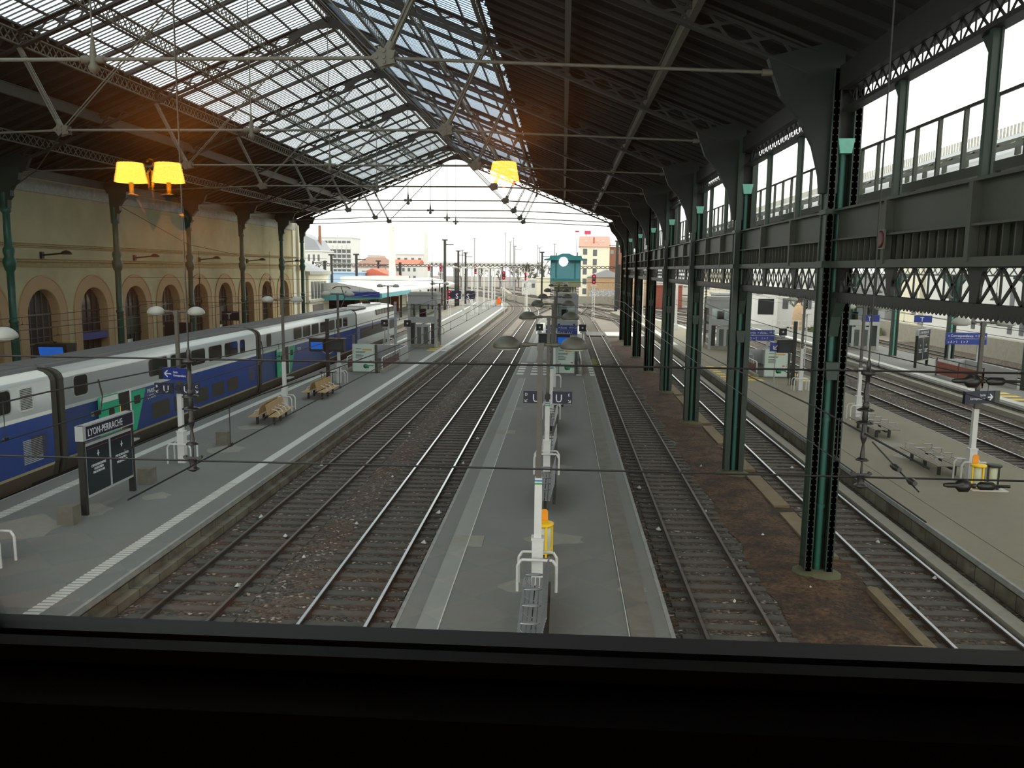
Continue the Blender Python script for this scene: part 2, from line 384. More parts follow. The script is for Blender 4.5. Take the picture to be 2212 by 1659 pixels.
YT = [[(12, 118), (4, 150), (-8, 190), (-26, 250), (-60, 340)], [(19, 125), (10, 160), (-2, 200), (-20, 262), (-50, 350)],
      [(30, 128), (18, 165), (4, 208), (-14, 270), (-42, 360)], [(44, 120), (30, 165), (12, 215), (-8, 280), (-32, 370)],
      [(58, 118), (42, 165), (22, 220), (-2, 290), (-24, 380)], [(70, 112), (54, 165), (32, 225), (6, 300), (-16, 390)],
      [(86, 110), (66, 168), (42, 235), (14, 310), (-8, 400)], [(104, 118), (80, 178), (52, 245), (22, 325), (0, 410)],
      [(-4.98, 150), (-3, 185), (-6, 225), (-20, 290), (-48, 370)], [(4.02, 150), (6, 185), (3, 225), (-9, 290), (-36, 370)],
      [(-32, 120), (-30, 180), (-34, 240), (-48, 320)], [(-38, 130), (-36, 190), (-40, 250), (-56, 330)], [(-46, 130), (-44, 200), (-50, 270), (-66, 350)]]
for i, p in enumerate(YT): yard(p, 'yard railway track curving left beyond the open end of the hall, %s of the fan' % ORD[i])

# ---------------------------------------------------------------- platforms
def platform(name, left, right, label, top='asphalt', h=.6):
    t = thing(name, label, 'platform', (0, 0, 0), kind='structure')
    b = MB(); poly = left+right[::-1]
    b.prism(poly, 'z', 0.0, h-.12, 1); b.build('platform_wall', [top, 'platform_wall'], t)
    MB().prism(poly, 'z', h-.12, h).build('paving', top, t)
    for pts, s in ((left, 1), (right, -1)):
        e = MB()
        for i in range(len(pts)-1):
            (xa, ya), (xb, yb) = pts[i], pts[i+1]
            e.prism([(xa-.03*s, ya), (xa+.06*s, ya), (xb+.06*s, yb), (xb-.03*s, yb)], 'z', h-.14, h+.008)
        e.build('kerb', 'kerb', t)
    return t
PL = platform('platform', [(-17.6, 5), (-17.6, 92), (-18.5, 120), (-19.4, 150), (-20.8, 190)], [(-10.36, 5), (-10.36, 100), (-10.55, 122), (-10.75, 160), (-11.9, 180), (-14.2, 192)], 'grey platform between the train and the left tracks', 'asphalt')
PM = platform('platform', [(-3.4, 5), (-3.4, 118), (-2.6, 130)], [(2.4, 5), (2.4, 110), (1.6, 130)], 'grey central platform with a row of double lamps', 'asphalt')
PR = platform('platform', [(10.95, 8), (10.95, 108), (10.4, 128), (8.6, 150)], [(17.7, 8), (17.7, 92), (16.6, 115), (13.5, 140), (10, 152)], 'beige platform right of the green columns', 'asphalt_beige')
PF = platform('platform', [(25.8, 12), (25.8, 88), (24.4, 112), (21.5, 132)], [(32.6, 12), (32.6, 88), (30.5, 110), (24.5, 133)], 'grey platform on the far right with green columns', 'asphalt')
PW = platform('platform', [(-31.5, 5), (-31.5, 104), (-35.5, 106), (-35.5, 175)], [(-21.3, 5), (-21.3, 100), (-22.3, 125), (-24.5, 175), ], 'platform along the station wall', 'asphalt_pale')
def strip(t, pts, w, m, name, z=.604, dash=None, th=.01):
    b = MB()
    for i in range(len(pts)-1):
        (xa, ya), (xb, yb) = pts[i], pts[i+1]
        b.prism([(xa, ya), (xa+w, ya), (xb+w, yb), (xb, yb)], 'z', z-.01, z+th)
    return b.build(name, m, t)
def ribs(t, x0, x1, y0, y1, m, name, pitch=.16, z=.604):
    b = MB(); y = y0
    while y < y1: b.box(x0, x1, y, y+pitch*.5, z-.01, z+.014); y += pitch
    return b.build(name, m, t)
strip(PL, [(-11.38, 27), (-11.38, 100), (-11.5, 122), (-11.8, 160), (-13.42, 180)], .36, 'white_paint', 'warning_strip')
ribs(PL, -11.38, -11.02, 10, 27, 'white_paint', 'tactile_paving'); strip(PL, [(-11.38, 10), (-11.38, 27)], .36, 'kerb', 'tactile_paving_base', z=.602, th=.002)
ribs(PL, -16.75, -16.35, 10, 28, 'white_paint', 'tactile_paving'); strip(PL, [(-16.75, 10), (-16.75, 28)], .4, 'kerb', 'tactile_paving_base', z=.602, th=.002)
strip(PL, [(-16.75, 28), (-16.75, 92), (-17.4, 120), (-18.2, 150), (-19.6, 190)], .36, 'white_paint', 'warning_strip')
MB().prism([(-10.36, 8), (-10.1, 8), (-10.1, 100), (-10.36, 100)], 'z', 0, .24).build('footing_ledge', 'platform_wall', PL)
strip(PM, [(-2.92, 10), (-2.92, 56)], .46, 'asphalt_pale', 'paving_strip'); strip(PM, [(-2.47, 10), (-2.47, 56)], .025, 'white_paint', 'edge_line', z=.61)
strip(PM, [(1.52, 10), (1.52, 110)], .5, 'strip_tan', 'paving_strip'); strip(PM, [(1.48, 10), (1.48, 56)], .02, 'white_paint', 'edge_line', z=.61)
strip(PM, [(-2.9, 66), (-2.9, 110)], .8, 'asphalt_pale', 'paving_strip')
strip(PM, [(-3.05, 96), (-3.05, 116)], .7, 'white_paint', 'warning_strip', z=.61); strip(PM, [(1.6, 96), (1.6, 110)], .7, 'white_paint', 'warning_strip', z=.61)
for k, y in enumerate((21.25, 36.6, 42.9)):
    o = MB().box(-2.9, -2.05, y, y+.9, .595, .616).build('hatch_cover', 'asphalt_patch', PM)
for (x, y, r) in ((-.1, 22.1, .7), (-.8, 18.6, .5), (.15, 30.6, .3), (1.75, 18.6, .3)):
    MB().prism([(x+r*(1+.3*math.sin(a*2.3))*math.cos(a), y+.8*r*(1+.25*math.cos(a*3.1))*math.sin(a)) for a in [i*PI/8 for i in range(16)]], 'z', .6, .604).build('paving_patch', 'asphalt_patch', PM)
for (x, y, r) in ((-15.2, 21.6, .95), (-14.3, 23.4, .6), (-13.6, 32.2, .6), (-14.3, 37, .55), (-13.0, 25.2, .35)):
    MB().prism([(x+r*(1+.3*math.sin(a*2.3))*math.cos(a), y+1.3*r*(1+.25*math.cos(a*3.1))*math.sin(a)) for a in [i*PI/8 for i in range(16)]], 'z', .6, .604).build('paving_patch', 'asphalt_patch', PL)
for (x, y, r) in ((14.3, 36.2, .6), (14.2, 33.9, .5), (14.3, 30, .5)):
    MB().prism([(x+r*(1+.3*math.sin(a*2.3))*math.cos(a), y+1.0*r*(1+.25*math.cos(a*3.1))*math.sin(a)) for a in [i*PI/8 for i in range(16)]], 'z', .6, .604).build('paving_patch', 'asphalt_patch', PR)
strip(PR, [(11.9, 10), (11.9, 100)], .5, 'asphalt_beige', 'paving_strip')
MB().prism([(10.2, 8), (10.6, 8), (10.6, 110), (10.2, 110)], 'z', 0, .16).build('footing_ledge', 'concrete', PR)
strip(PF, [(26.2, 14), (26.2, 88), (24.9, 112)], .6, 'white_paint', 'warning_strip'); MB().prism([(25.2, 12), (25.77, 12), (25.77, 88), (25.2, 88)], 'z', 0, .3).build('footing_ledge', 'concrete', PF)
strip(PR, [(11.2, 84), (11.2, 108), (10.7, 126)], .55, 'white_paint', 'warning_strip'); strip(PR, [(16.7, 84), (16.7, 92), (15.7, 114), (12.8, 138)], .55, 'white_paint', 'warning_strip')
strip(PL, [(-12.2, 9), (-12.2, 10)], .2, 'kerb', 'edge_line')
def crossing(t, x0, x1, y0, y1, m, n=6):
    for k in range(n):
        y = y0+(y1-y0)*k/n; MB().box(x0, x1, y, y+(y1-y0)/n*.5, .6, .612).build('crossing_stripe', m, t)
crossing(PM, -3.2, -2.7, 58, 66, 'white_paint', 5); crossing(PM, -2.2, -.9, 58, 66, 'white_paint', 5)
crossing(PM, 1.05, 1.45, 58, 64, 'white_paint', 4); crossing(PM, 2.0, 2.36, 58, 64, 'white_paint', 4)
crossing(PR, 11.3, 12.1, 57, 66, 'yellow_paint', 6); crossing(PR, 12.5, 13.9, 57, 66, 'yellow_paint', 6); crossing(PR, 16.2, 17.3, 57, 66, 'yellow_paint', 6)
crossing(PL, -12.3, -11.45, 74, 80, 'yellow_paint', 4); crossing(PL, -10.95, -10.45, 74, 80, 'white_paint', 5)
crossing(PF, 26.6, 28.0, 42, 54, 'yellow_paint', 9)
# boarded crossing outside
tag(MB().box(3.0, 5.1, 100, 106, .02, .17).build('level_crossing', 'iron_dark'), 'dark boarded crossing laid between the rails right of the signal cabin', 'crossing')
tag(MB().box(5.4, 9.8, 100, 106, .02, .18).build('crossing_panel', 'white_paint'), 'white painted crossing panel between the two tracks right of the signal cabin', 'crossing')
# ballast litter
PS = [(-9.5, 25.0, .1), (-8.1, 23.2, .07), (-9.6, 32, .08), (-7.0, 21.5, .06), (-3.9, 38, .1), (-6.4, 30.5, .06), (-7.3, 38.9, .07), (-3.9, 26, .12), (-3.9, 23, .1), (-3.95, 33, .07), (2.95, 29.8, .1), (3.1, 24.9, .09), (4.9, 27, .05), (6.2, 24.6, .07), (6.4, 20.4, .07),
      (9.5, 24.3, .06), (9.9, 21.4, .07), (10.0, 30.5, .06), (-8.0, 19.3, .08), (-6.3, 24.6, .06), (5.8, 33.5, .06), (9.5, 33.6, .08), (-3.8, 46, .1), (4.3, 19.4, .05)]
LS = ['crumpled white paper scrap on the ballast left of the central platform', 'crumpled white paper scrap on the ballast right of the central platform']
for i, (x, y, r) in enumerate(PS):
    b = MB(); zz = .05
    ring = [(x+r*(.7+.5*random.random())*math.cos(a), y+r*(.7+.5*random.random())*math.sin(a), zz+.03*random.random()) for a in [k*PI/3 for k in range(6)]]
    b.add(ring+[(x, y, zz+.07+r*.4), (x, y, zz-.02)], [(k, (k+1) % 6, 6) for k in range(6)]+[((k+1) % 6, k, 7) for k in range(6)])
    tag(b.build('paper_scrap', 'white_paint'), LS[0] if x < 0 else LS[1], 'litter', 'litter left of the central platform' if x < 0 else 'litter right of the central platform')

# ---------------------------------------------------------------- station wall on the left
ARC = [43.0-5.45*3+5.45*k+.0 for k in range(0, 13)]   # arch centres, 26.65 .. 92.05
ARC = [26.6+5.45*k for k in range(13)]
b = MB()
y_prev = 5.0; XW = -31.5
b.prism([(5, 0), (ARC[0]-2.725, 0), (ARC[0]-2.725, 13.42), (5, 13.42)], 'x', XW-.6, XW)
for c in ARC:
    poly = [(c-2.725, 0), (c-1.58, 0), (c-1.58, 4.95)]+arc(c, 4.95, 1.58, PI, 0, 14)[1:-1]+[(c+1.58, 4.95), (c+1.58, 0), (c+2.725, 0), (c+2.725, 13.42), (c-2.725, 13.42)]
    b.prism(poly, 'x', XW-.6, XW)
ye = ARC[-1]+2.725
b.prism([(ye, 0), (98, 0), (98, 13.42), (ye, 13.42)], 'x', XW-.6, XW)
tag(b.build('wall_left', 'plaster'), kind='structure')
tag(MB().box(XW-6, XW-.6, 5, 98, 13.2, 13.42).build('wall_left_coping', 'cornice_grey'), kind='structure')
tag(MB().box(XW-6, XW-5.8, 5, 98, 0, 12.6).build('wall_left_inner', 'wall_dark'), kind='structure')
tag(MB().box(XW, XW+.12, 5, 98, 12.25, 13.0).build('trim_1', 'cornice_grey'), kind='structure')
tag(MB().prism([(XW, 9.0), (XW+.12, 9.0), (XW+.12, 9.08), (XW+.2, 9.1), (XW+.2, 9.18), (XW, 9.24)], 'y', 5, 98).build('trim_2', 'band'), kind='structure')
tag(MB().prism([(XW, 7.85), (XW+.08, 7.85), (XW+.08, 8.12), (XW+.2, 8.16), (XW+.2, 8.26), (XW, 8.32)], 'y', 5, 98).build('trim_3', 'band'), kind='structure')
for i, c in enumerate(ARC):
    r0, r1 = 1.58, 2.3
    out = [(c-r1, .6), (c-r1, 4.95)]+arc(c, 4.95, r1, PI, 0, 18)[1:-1]+[(c+r1, 4.95), (c+r1, .6)]
    inn = [(c+r0, .6), (c+r0, 4.95)]+arc(c, 4.95, r0, 0, PI, 18)[1:-1]+[(c-r0, 4.95), (c-r0, .6)]
    b = MB().prism(out+inn, 'x', XW, XW+.06)
    rr = [(c-r1-.1, .6), (c-r1-.1, 4.95)]+arc(c, 4.95, r1+.1, PI, 0, 18)[1:-1]+[(c+r1+.1, 4.95), (c+r1+.1, .6)]
    b.prism(rr+out[::-1], 'x', XW, XW+.09)
    # soffit lining of the opening
    so = [(c+r0, .6), (c+r0, 4.95)]+arc(c, 4.95, r0, 0, PI, 18)[1:-1]+[(c-r0, 4.95), (c-r0, .6)]
    q = [(c-r0+.03, .6), (c-r0+.03, 4.95)]+arc(c, 4.95, r0-.03, PI, 0, 18)[1:-1]+[(c+r0-.03, 4.95), (c+r0-.03, .6)]
    b.prism(so+q, 'x', XW-.6, XW+.02)
    t = thing('arch_surround', None, None, kind='structure'); t.name = 'trim_%d' % (4+i); b.build('arch_moulding', 'ochre', t)
    # joinery inside the arch
    d = thing('door_%d' % (i+1) if i % 3 != 2 else 'window_%d' % (i+1), None, None, kind='structure'); xw = XW-.5
    pf = [(c-1.55, .6), (c-1.55, 4.95)]+arc(c, 4.95, 1.55, PI, 0, 14)[1:-1]+[(c+1.55, 4.95), (c+1.55, .6)]
    MB().prism(pf, 'x', xw-.06, xw-.04).build('pane', 'dark_glass', d)
    f = MB(); st = {0: 'green_dark', 1: 'iron_grey', 2: 'wall_dark'}[i % 3]
    for k in range(-2, 3): f.box(xw-.04, xw+.02, c+k*.62-.035, c+k*.62+.035, .6, 4.95+math.sqrt(max(0, 1.5**2-(k*.62)**2)))
    for z in ((3.2, 4.1, 4.95) if i % 3 == 1 else (3.0, 4.95)): f.box(xw-.04, xw+.03, c-1.55, c+1.55, z-.05, z+.05)
    f.build('frame', st, d)
    if i % 3 == 0: MB().box(xw-.03, xw+.01, c-1.5, c+1.5, 3.0, 4.3).build('panel', 'green_dark', d); MB().box(xw, xw+.02, c-.5, c+.2, 1.6, 2.6).build('notice', 'sign_white', d)
    if i % 3 == 2: MB().box(xw-.03, xw+.5, c-1.5, c+1.5, .6, 1.9).build('stall_riser', 'ochre', d)
    if i == 5: MB().box(xw+.1, xw+.5, c-1.5, c+1.5, 3.05, 3.5).build('fascia', 'blue_sign', d)
WCY = [10.6+10.9*k for k in range(8)]+[93.9]
for i, y in enumerate(BAYS):
    t = thing('iron_column', 'round teal iron column against the cream station wall, %s from the window' % ORD[i], 'column', (-29.9, y, .6), group='iron columns along the station wall')
    MB().lathe([(.34, 0), (.34, .5), (.26, .6), (.22, .8), (.21, 4.2), (.25, 4.25), (.25, 4.35), (.2, 4.4), (.19, 7.0), (.26, 7.1), (.34, 7.45), (.34, 7.6), (.24, 7.8), (.3, 8.05), (.3, 8.2), (.2, 8.35), (.18, 10.1), (.26, 10.2), (.26, 10.35), (.19, 10.45), (.19, 11.2)], n=14).build('shaft', 'green_paint', t)
    MB().prism([(-.2, 10.3), (.2, 10.3), (.25, 10.8), (.42, 11.0), (.42, 11.3), (.62, 11.6), (.9, 11.85), (1.0, 12.5), (-.3, 12.5)], 'y', -.16, .16).build('bracket', 'green_dark', t)
# wall lamps
t0 = None
for i in range(7):
    y = 37.5+10.9*i-.0 if i < 6 else 98
    y = 37.6+10.9*i
    if y > 104: break
    lab = 'small dark lamp on a bracket arm on the cream station wall, %s from the window' % ORD[i]
    if t0 is None:
        t0 = thing('wall_lamp', lab, 'wall lamp', (XW+.2, y, 8.55), group='bracket lamps on the station wall')
        MB().box(-.2, -.05, -.12, .12, -.2, .2).build('wall_plate', 'iron_dark', t0)
        MB().tube((-.1, 0, 0), (1.1, 0, .12), .05).build('arm', 'iron_dark', t0)
        MB().lathe([(.0, .2), (.16, .16), (.3, .05), (.33, -.03), (.3, -.06), (0, -.06)], c=(1.4, 0, .12)).build('lamp_head', 'iron_dark', t0)
    else: copy_tree(t0, loc=(XW+.2, y, 8.55), label=lab)

for (x, y, r, l) in ((2.9, 72, .4, 'right of the central platform'), (10.55, 82, .35, 'beside the right platform')):
    o = MB().prism([(x+r*(1+.3*math.sin(a*2.3))*math.cos(a), y+6*r*(1+.25*math.cos(a*3.1))*math.sin(a)) for a in [i*PI/8 for i in range(16)]], 'z', 0, .05).build('moss', mat('moss_%d' % int(y), (120, 128, 50), .95, noise=.6, scale=3))
    tag(o, 'yellow-green moss growing on the ballast '+l, 'moss', kind='stuff')

# ---------------------------------------------------------------- roof of the hall
RX = -12.2; SL = .397
def zb(x): return 20.0-SL*abs(x-RX)       # underside of the rafters
def zt(x): return zb(x)+.62
def zr(x): return zb(x)+.95               # roof sheet
XL_, XR_ = -31.4, 7.3
GL = 9.3                                   # glazed half width
def slab(x0, x1, y0, y1, th, m, name, base=zr):
    return MB().add([(x0,y0,base(x0)),(x1,y0,base(x1)),(x1,y1,base(x1)),(x0,y1,base(x0)),(x0,y0,base(x0)+th),(x1,y0,base(x1)+th),(x1,y1,base(x1)+th),(x0,y1,base(x0)+th)],
        [(0,1,2,3),(7,6,5,4),(0,4,5,1),(1,5,6,2),(2,6,7,3),(3,7,4,0)]).build(name, m)
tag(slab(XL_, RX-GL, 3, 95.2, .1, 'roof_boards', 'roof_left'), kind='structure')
tag(slab(RX+GL, XR_, 3, 95.2, .1, 'roof_boards_shaded', 'roof_right'), kind='structure')
tag(MB().box(RX-.35, RX+.35, 3, 95.2, zr(RX)+.02, zr(RX)+.3).build('roof_ridge_cap', 'iron_dark'), kind='structure')
YB = [3.0]+BAYS[:-1]+[95.2]
for k in range(len(YB)-1):
    for s, fm in ((-1, 'fin'), (1, 'fin_blue')):
        t = thing('skylight', None, None, kind='structure')
        xa, xb = RX+s*.35, RX+s*GL
        y0, y1 = YB[k], YB[k+1]
        MB().add([(xa, y0, zr(xa)+.07), (xb, y0, zr(xb)+.07), (xb, y1, zr(xb)+.07), (xa, y1, zr(xa)+.07)], [(0,1,2,3)]).build('glazing', 'roof_glass' if s < 0 else 'roof_glass_right', t)
        b = MB(); y = y0+.1
        while y < y1:
            b.bar((xa, y, zr(xa)+.03), (xb, y, zr(xb)+.03), .085 if s < 0 else .07, .024 if s < 0 else .014); y += .31
        b.build('corrugation', fm, t)
        b = MB()
        q = (y1-y0)/4 if y1-y0 > 8 else (y1-y0)
        for j in range(1, int(round((y1-y0)/q))):
            b.bar((xa, y0+q*j, zr(xa)-.1), (xb, y0+q*j, zr(xb)-.1), .13, .16)
        for j in range(1, 9):
            x = RX+s*(j*1.0167)
            if j % 3 == 0: continue
            b.bar((x, y0, zr(x)-.06), (x, y1, zr(x)-.06), .07, .09)
        b.build('glazing_bar', 'iron_dark', t)
# rafters under the boarded slopes
for s, m, nm in ((-1, 'iron_dark', 'roof_left_joists'), (1, 'iron_dark', 'roof_right_joists')):
    b = MB(); y = 4.0
    while y < 95:
        xa, xb = RX+s*GL, (XL_ if s < 0 else XR_)
        b.bar((xa, y, zr(xa)-.07), (xb, y, zr(xb)-.07), .11, .14); y += 1.09
    tag(b.build(nm, m), kind='structure')
# purlins
def lattice(b, P, Q, h, n, w=.06, t=.05, up=(0, 0, 1), ring=0.0, post=False):
    """two chords and X bracing between points P and Q (lower chord), height h along up"""
    P = Vector(P); Q = Vector(Q); u = Vector(up)*h
    b.bar(P, Q, w*2.2, t, up); b.bar(P+u, Q+u, w*2.2, t, up)
    for i in range(n):
        a = P.lerp(Q, i/n); c = P.lerp(Q, (i+1)/n)
        b.bar(a, c+u, w*.35, w, up); b.bar(a+u, c, w*.35, w, up)
        if ring: m_ = (a+c)/2+u/2; r = ring; b.bar(m_-Vector(up)*r, m_+Vector(up)*r, w*.4, 2*r, (Q-P).normalized())
        if post: b.bar(a, a+u, w*.35, w*.8, (Q-P).normalized())
k = 0
for s in (-1, 1):
    for j in (1, 2, 3):
        x = RX+s*3.05*j; b = MB()
        for i in range(len(YB)-1):
            n_ = max(2, int((YB[i+1]-YB[i])/.42)); lattice(b, (x, YB[i], zb(x)+.1), (x, YB[i+1], zb(x)+.1), .5, n_, .055, .06)
        side = 'left' if s < 0 else 'right'
        tag(b.build('roof_purlin', 'iron_grey'), 'latticed purlin under the glass, %s down the %s slope from the ridge' % (ORD[j-1], side), 'roof beam', 'latticed purlins under the glass roof')
b = MB()
for i in range(len(YB)-1): lattice(b, (RX, YB[i], zb(RX)+.35), (RX, YB[i+1], zb(RX)+.35), .5, 24, .055, .06)
tag(b.build('ridge_beam', 'iron_dark'), 'latticed iron beam along the ridge of the station roof', 'roof beam')
for s in (-1, 1):
    for j in (4, 5, 6):
        if s > 0 and j == 6: continue
        x = RX+s*3.05*j; b = MB(); b.box(x-.09, x+.09, 3, 95.2, zb(x)+.2, zb(x)+.24); b.box(x-.02, x+.02, 3, 95.2, zb(x)+.24, zb(x)+.7); b.box(x-.08, x+.08, 3, 95.2, zb(x)+.66, zb(x)+.7)
        if j == 5 and s < 0: b = MB(); [lattice(b, (x, YB[i], zb(x)+.1), (x, YB[i+1], zb(x)+.1), .5, 22, .055, .06) for i in range(len(YB)-1)]
        tag(b.build('roof_purlin', 'iron_grey'), 'straight iron roof purlin under the boarded %s slope, %s above the eaves' % ('left' if s < 0 else 'right', ORD[6-j]), 'roof beam', 'purlins under the boarded slopes')
# trusses
mat('bracket_green', (26, 36, 33), .6, noise=.3)
def make_truss(y, label):
    t = thing('roof_truss', label, 'roof truss', (0, y, 0), group='iron roof trusses across the hall')
    for s, xe in ((-1, -29.9), (1, 5.9)):
        b = MB(); P0 = Vector((RX+s*1.3, 0, zb(RX+s*1.3))); P1 = Vector((xe, 0, zb(xe)))
        d = (P1-P0).normalized(); up = Vector((0, 1, 0)).cross(d) if s < 0 else d.cross(Vector((0, 1, 0)))
        if up.z < 0: up = -up
        n = 18; h = .56
        b.bar(P0, P1, .26, .05, up); b.bar(P0+up*h, P1+up*h, .3, .05, up)
        b.bar(P0+up*.06, P1+up*.06, .03, .1, up); b.bar(P0+up*(h-.06), P1+up*(h-.06), .03, .1, up)
        for i in range(n):
            a = P0.lerp(P1, i/n); c = P0.lerp(P1, (i+1)/n)
            b.bar(a, c+up*h, .025, .07, up); b.bar(a+up*h, c, .025, .07, up)
            m_ = (a+c)/2+up*h/2; b.bar(m_-d*.09, m_+d*.09, .03, .18, up)
        b.build('rafter', 'iron_dark', t)
    # ridge plate with arched soffit
    zr_ = zb(RX)
    poly = [(RX-2.0, zb(RX-2.0)), (RX-1.3, zr_-.3), (RX-.7, zr_-.03), (RX, zr_+.06), (RX+.7, zr_-.03), (RX+1.3, zr_-.3), (RX+2.0, zb(RX+2.0)), (RX+2.0, zt(RX+2.0)), (RX, zt(RX)), (RX-2.0, zt(RX-2.0))]
    MB().prism(poly, 'y', -.05, .05).build('ridge_plate', 'iron_dark', t)
    JL, JR = Vector((-19.8, 0, 13.25)), Vector((-4.6, 0, 13.25))
    for J, top, out, rdg in ((JL, (-21.35, 0, zb(-21.35)), (-29.6, 0, 12.85), (RX-1.4, 0, zb(RX-1.4))), (JR, (-3.05, 0, zb(-3.05)), (5.4, 0, 12.85), (RX+1.4, 0, zb(RX+1.4)))):
        b = MB(); T = Vector(top)
        for dy in (-.07, .07):
            for dx in (-.05, .05): b.bar(J+Vector((dx, dy, 0)), T+Vector((dx, dy, 0)), .05, .05)
        for i in range(8): a = J.lerp(T, (i+.5)/8); b.bar(a+Vector((-.06, -.07, 0)), a+Vector((.06, .07, 0)), .04, .04)
        b.tube(J, J.lerp(T, .12), .12, 8); b.tube(J.lerp(T, .88), T, .11, 8)
        b.build('strut', 'iron_grey', t)
        b = MB(); b.tube(J, out, .045, 8); b.lathe([(.09, -.2), (.09, .2)], c=tuple(Vector(out).lerp(J, .04)), axis='x', n=8); b.build('tie_rod', 'iron_grey', t)
        b = MB(); b.tube(J+Vector((0, -.09, 0)), Vector(rdg)+Vector((0, -.09, 0)), .025, 6); b.tube(J+Vector((0, .09, 0)), Vector(rdg)+Vector((0, .09, 0)), .025, 6); b.build('diagonal_rod', 'iron_grey', t)
        b = MB()
        for dy in (-.13, .1): b.prism([(J.x+.36*math.cos(a)*(1 if k % 2 else .7), J.z+.26*math.sin(a)*(1 if k % 2 else .75)) for k, a in enumerate([q*PI/5 for q in range(10)])], 'y', dy, dy+.03)
        for dx, dz in ((-.2, 0), (.2, 0), (0, .15), (0, -.12), (0, 0)): b.lathe([(.055, -.16), (.055, .16)], c=(J.x+dx, 0, J.z+dz), axis='y', n=8)
        b.build('joint_plate', 'iron_grey', t)
    b = MB().tube(JL, JR, .05, 8); b.lathe([(.0, -.32), (.1, -.3), (.1, -.12), (.06, -.08), (.06, .08), (.1, .12), (.1, .3), (0, .32)], c=(RX, 0, 13.25), axis='x', n=8); b.build('tie_rod', 'iron_grey', t)
    b = MB().tube((RX, 0, 13.2), (RX, 0, zb(RX)+.1), .022, 6); b.lathe([(.02, .7), (.05, .45), (.09, .12), (.09, -.1), (.14, -.18), (.14, -.26), (.05, -.34), (0, -.36)], c=(RX, 0, 13.25), n=8); b.build('hanger', 'iron_grey', t)
    # feet
    b = MB(); b.prism([(4.9, zb(4.9)), (5.25, 12.3), (5.75, 11.75), (6.1, 11.1), (6.3, 10.4), (6.35, 9.95), (6.75, 9.95), (6.75, 13.6), (5.9, zt(5.9))], 'y', -.12, .12); b.build('foot_bracket', 'bracket_green', t)
    b = MB(); b.prism([(-30.3, 12.7), (-29.3, 12.7), (-28.6, 12.95), (-28.3, zb(-28.3)), (-29.3, zt(-29.3)), (-30.6, zt(-30.6))], 'y', -.12, .12); b.build('foot_bracket', 'bracket_green', t)
    return t
T0 = make_truss(BAYS[0], 'iron roof truss with tie rods and struts, first from the window')
for i, y in enumerate(BAYS[1:]): copy_tree(T0, loc=(0, y, 0), label='iron roof truss with tie rods and struts, %s' % (ORD[i+1]+' from the window' if i < 7 else 'last one, at the open end'))
# end gable face
b = MB()
for s, xe in ((-1, -30.2), (1, 6.2)):
    P0 = Vector((RX, 95.1, zt(RX)+.1)); P1 = Vector((xe, 95.1, zt(xe)+.1)); b.bar(P0, P1, .12, .32)
tag(b.build('gable_fascia', 'iron_dark'), kind='structure')

# ---------------------------------------------------------------- right colonnade
XC = 6.85
def col_mesh(rv):
    b = MB()
    for x0 in (-.34, .2):
        b.box(x0, x0+.14, -.24, .24, .1, 12.9); b.box(x0-.03, x0+.17, -.24, -.2, .1, 12.9); b.box(x0-.03, x0+.17, .2, .24, .1, 12.9)
        if rv:
            for k in range(75):
                z = .3+k*.16
                for xx in (x0+.015, x0+.125): b.box(xx-.015, xx+.015, -.252, -.24, z-.015, z+.015)
    return b
def knee(b):
    for s in (-1, 1): b.prism([(s*.2, 6.4), (s*.35, 6.9), (s*.7, 7.38), (s*.2, 7.38)], 'x', -.12, .12)
    return b.box(-.42, .42, -.28, .28, 8.12, 8.28).box(-.4, .4, -.27, .27, 9.44, 9.56)
CP = knee(col_mesh(True)).mesh('column_plates', 'green_dark'); CP2 = knee(col_mesh(False)).mesh('column_plates', 'green_dark')
GAP_SHADE = MB().box(-.2, .2, .12, .16, .1, 12.4).mesh('web_plate', 'iron_dark')  # dark sheet added behind the pipe so the column gap reads as shade
PIPE = MB().tube((0, -.05, .1), (0, -.05, 8.1), .095, 12).tube((0, -.05, 8.3), (0, -.05, 10.9), .085, 12)
for z in (1.9, 4.2, 6.5): PIPE.lathe([(.115, z), (.115, z+.1)], c=(0, -.05, 0), n=12)
PIPE = PIPE.mesh('drainpipe', 'green_paint')
HOP = MB().prism([(-.14, 10.9), (.14, 10.9), (.2, 11.25), (-.2, 11.25)], 'y', -.3, .1).mesh('hopper', 'green_light')
HOP2 = MB().prism([(-.13, 5.3), (.13, 5.3), (.17, 5.75), (-.17, 5.75)], 'y', -.32, .1).mesh('inspection_box', 'green_dark')
PLI = MB().lathe([(.75, 0), (.6, .12), (.42, .2), (0, .22)], n=10).mesh('plinth', 'plinth_moss')
for i, y in enumerate(BAYS):
    t = thing('iron_column', 'tall dark green riveted column with drainpipe between plates, %s from the window' % ORD[i], 'column', (XC, y, 0), group='riveted columns right of the central tracks')
    for me in ((CP if i < 4 else CP2), GAP_SHADE, PIPE, HOP, HOP2, PLI):
        o = bpy.data.objects.new(me.name, me); COL.objects.link(o); o.parent = t
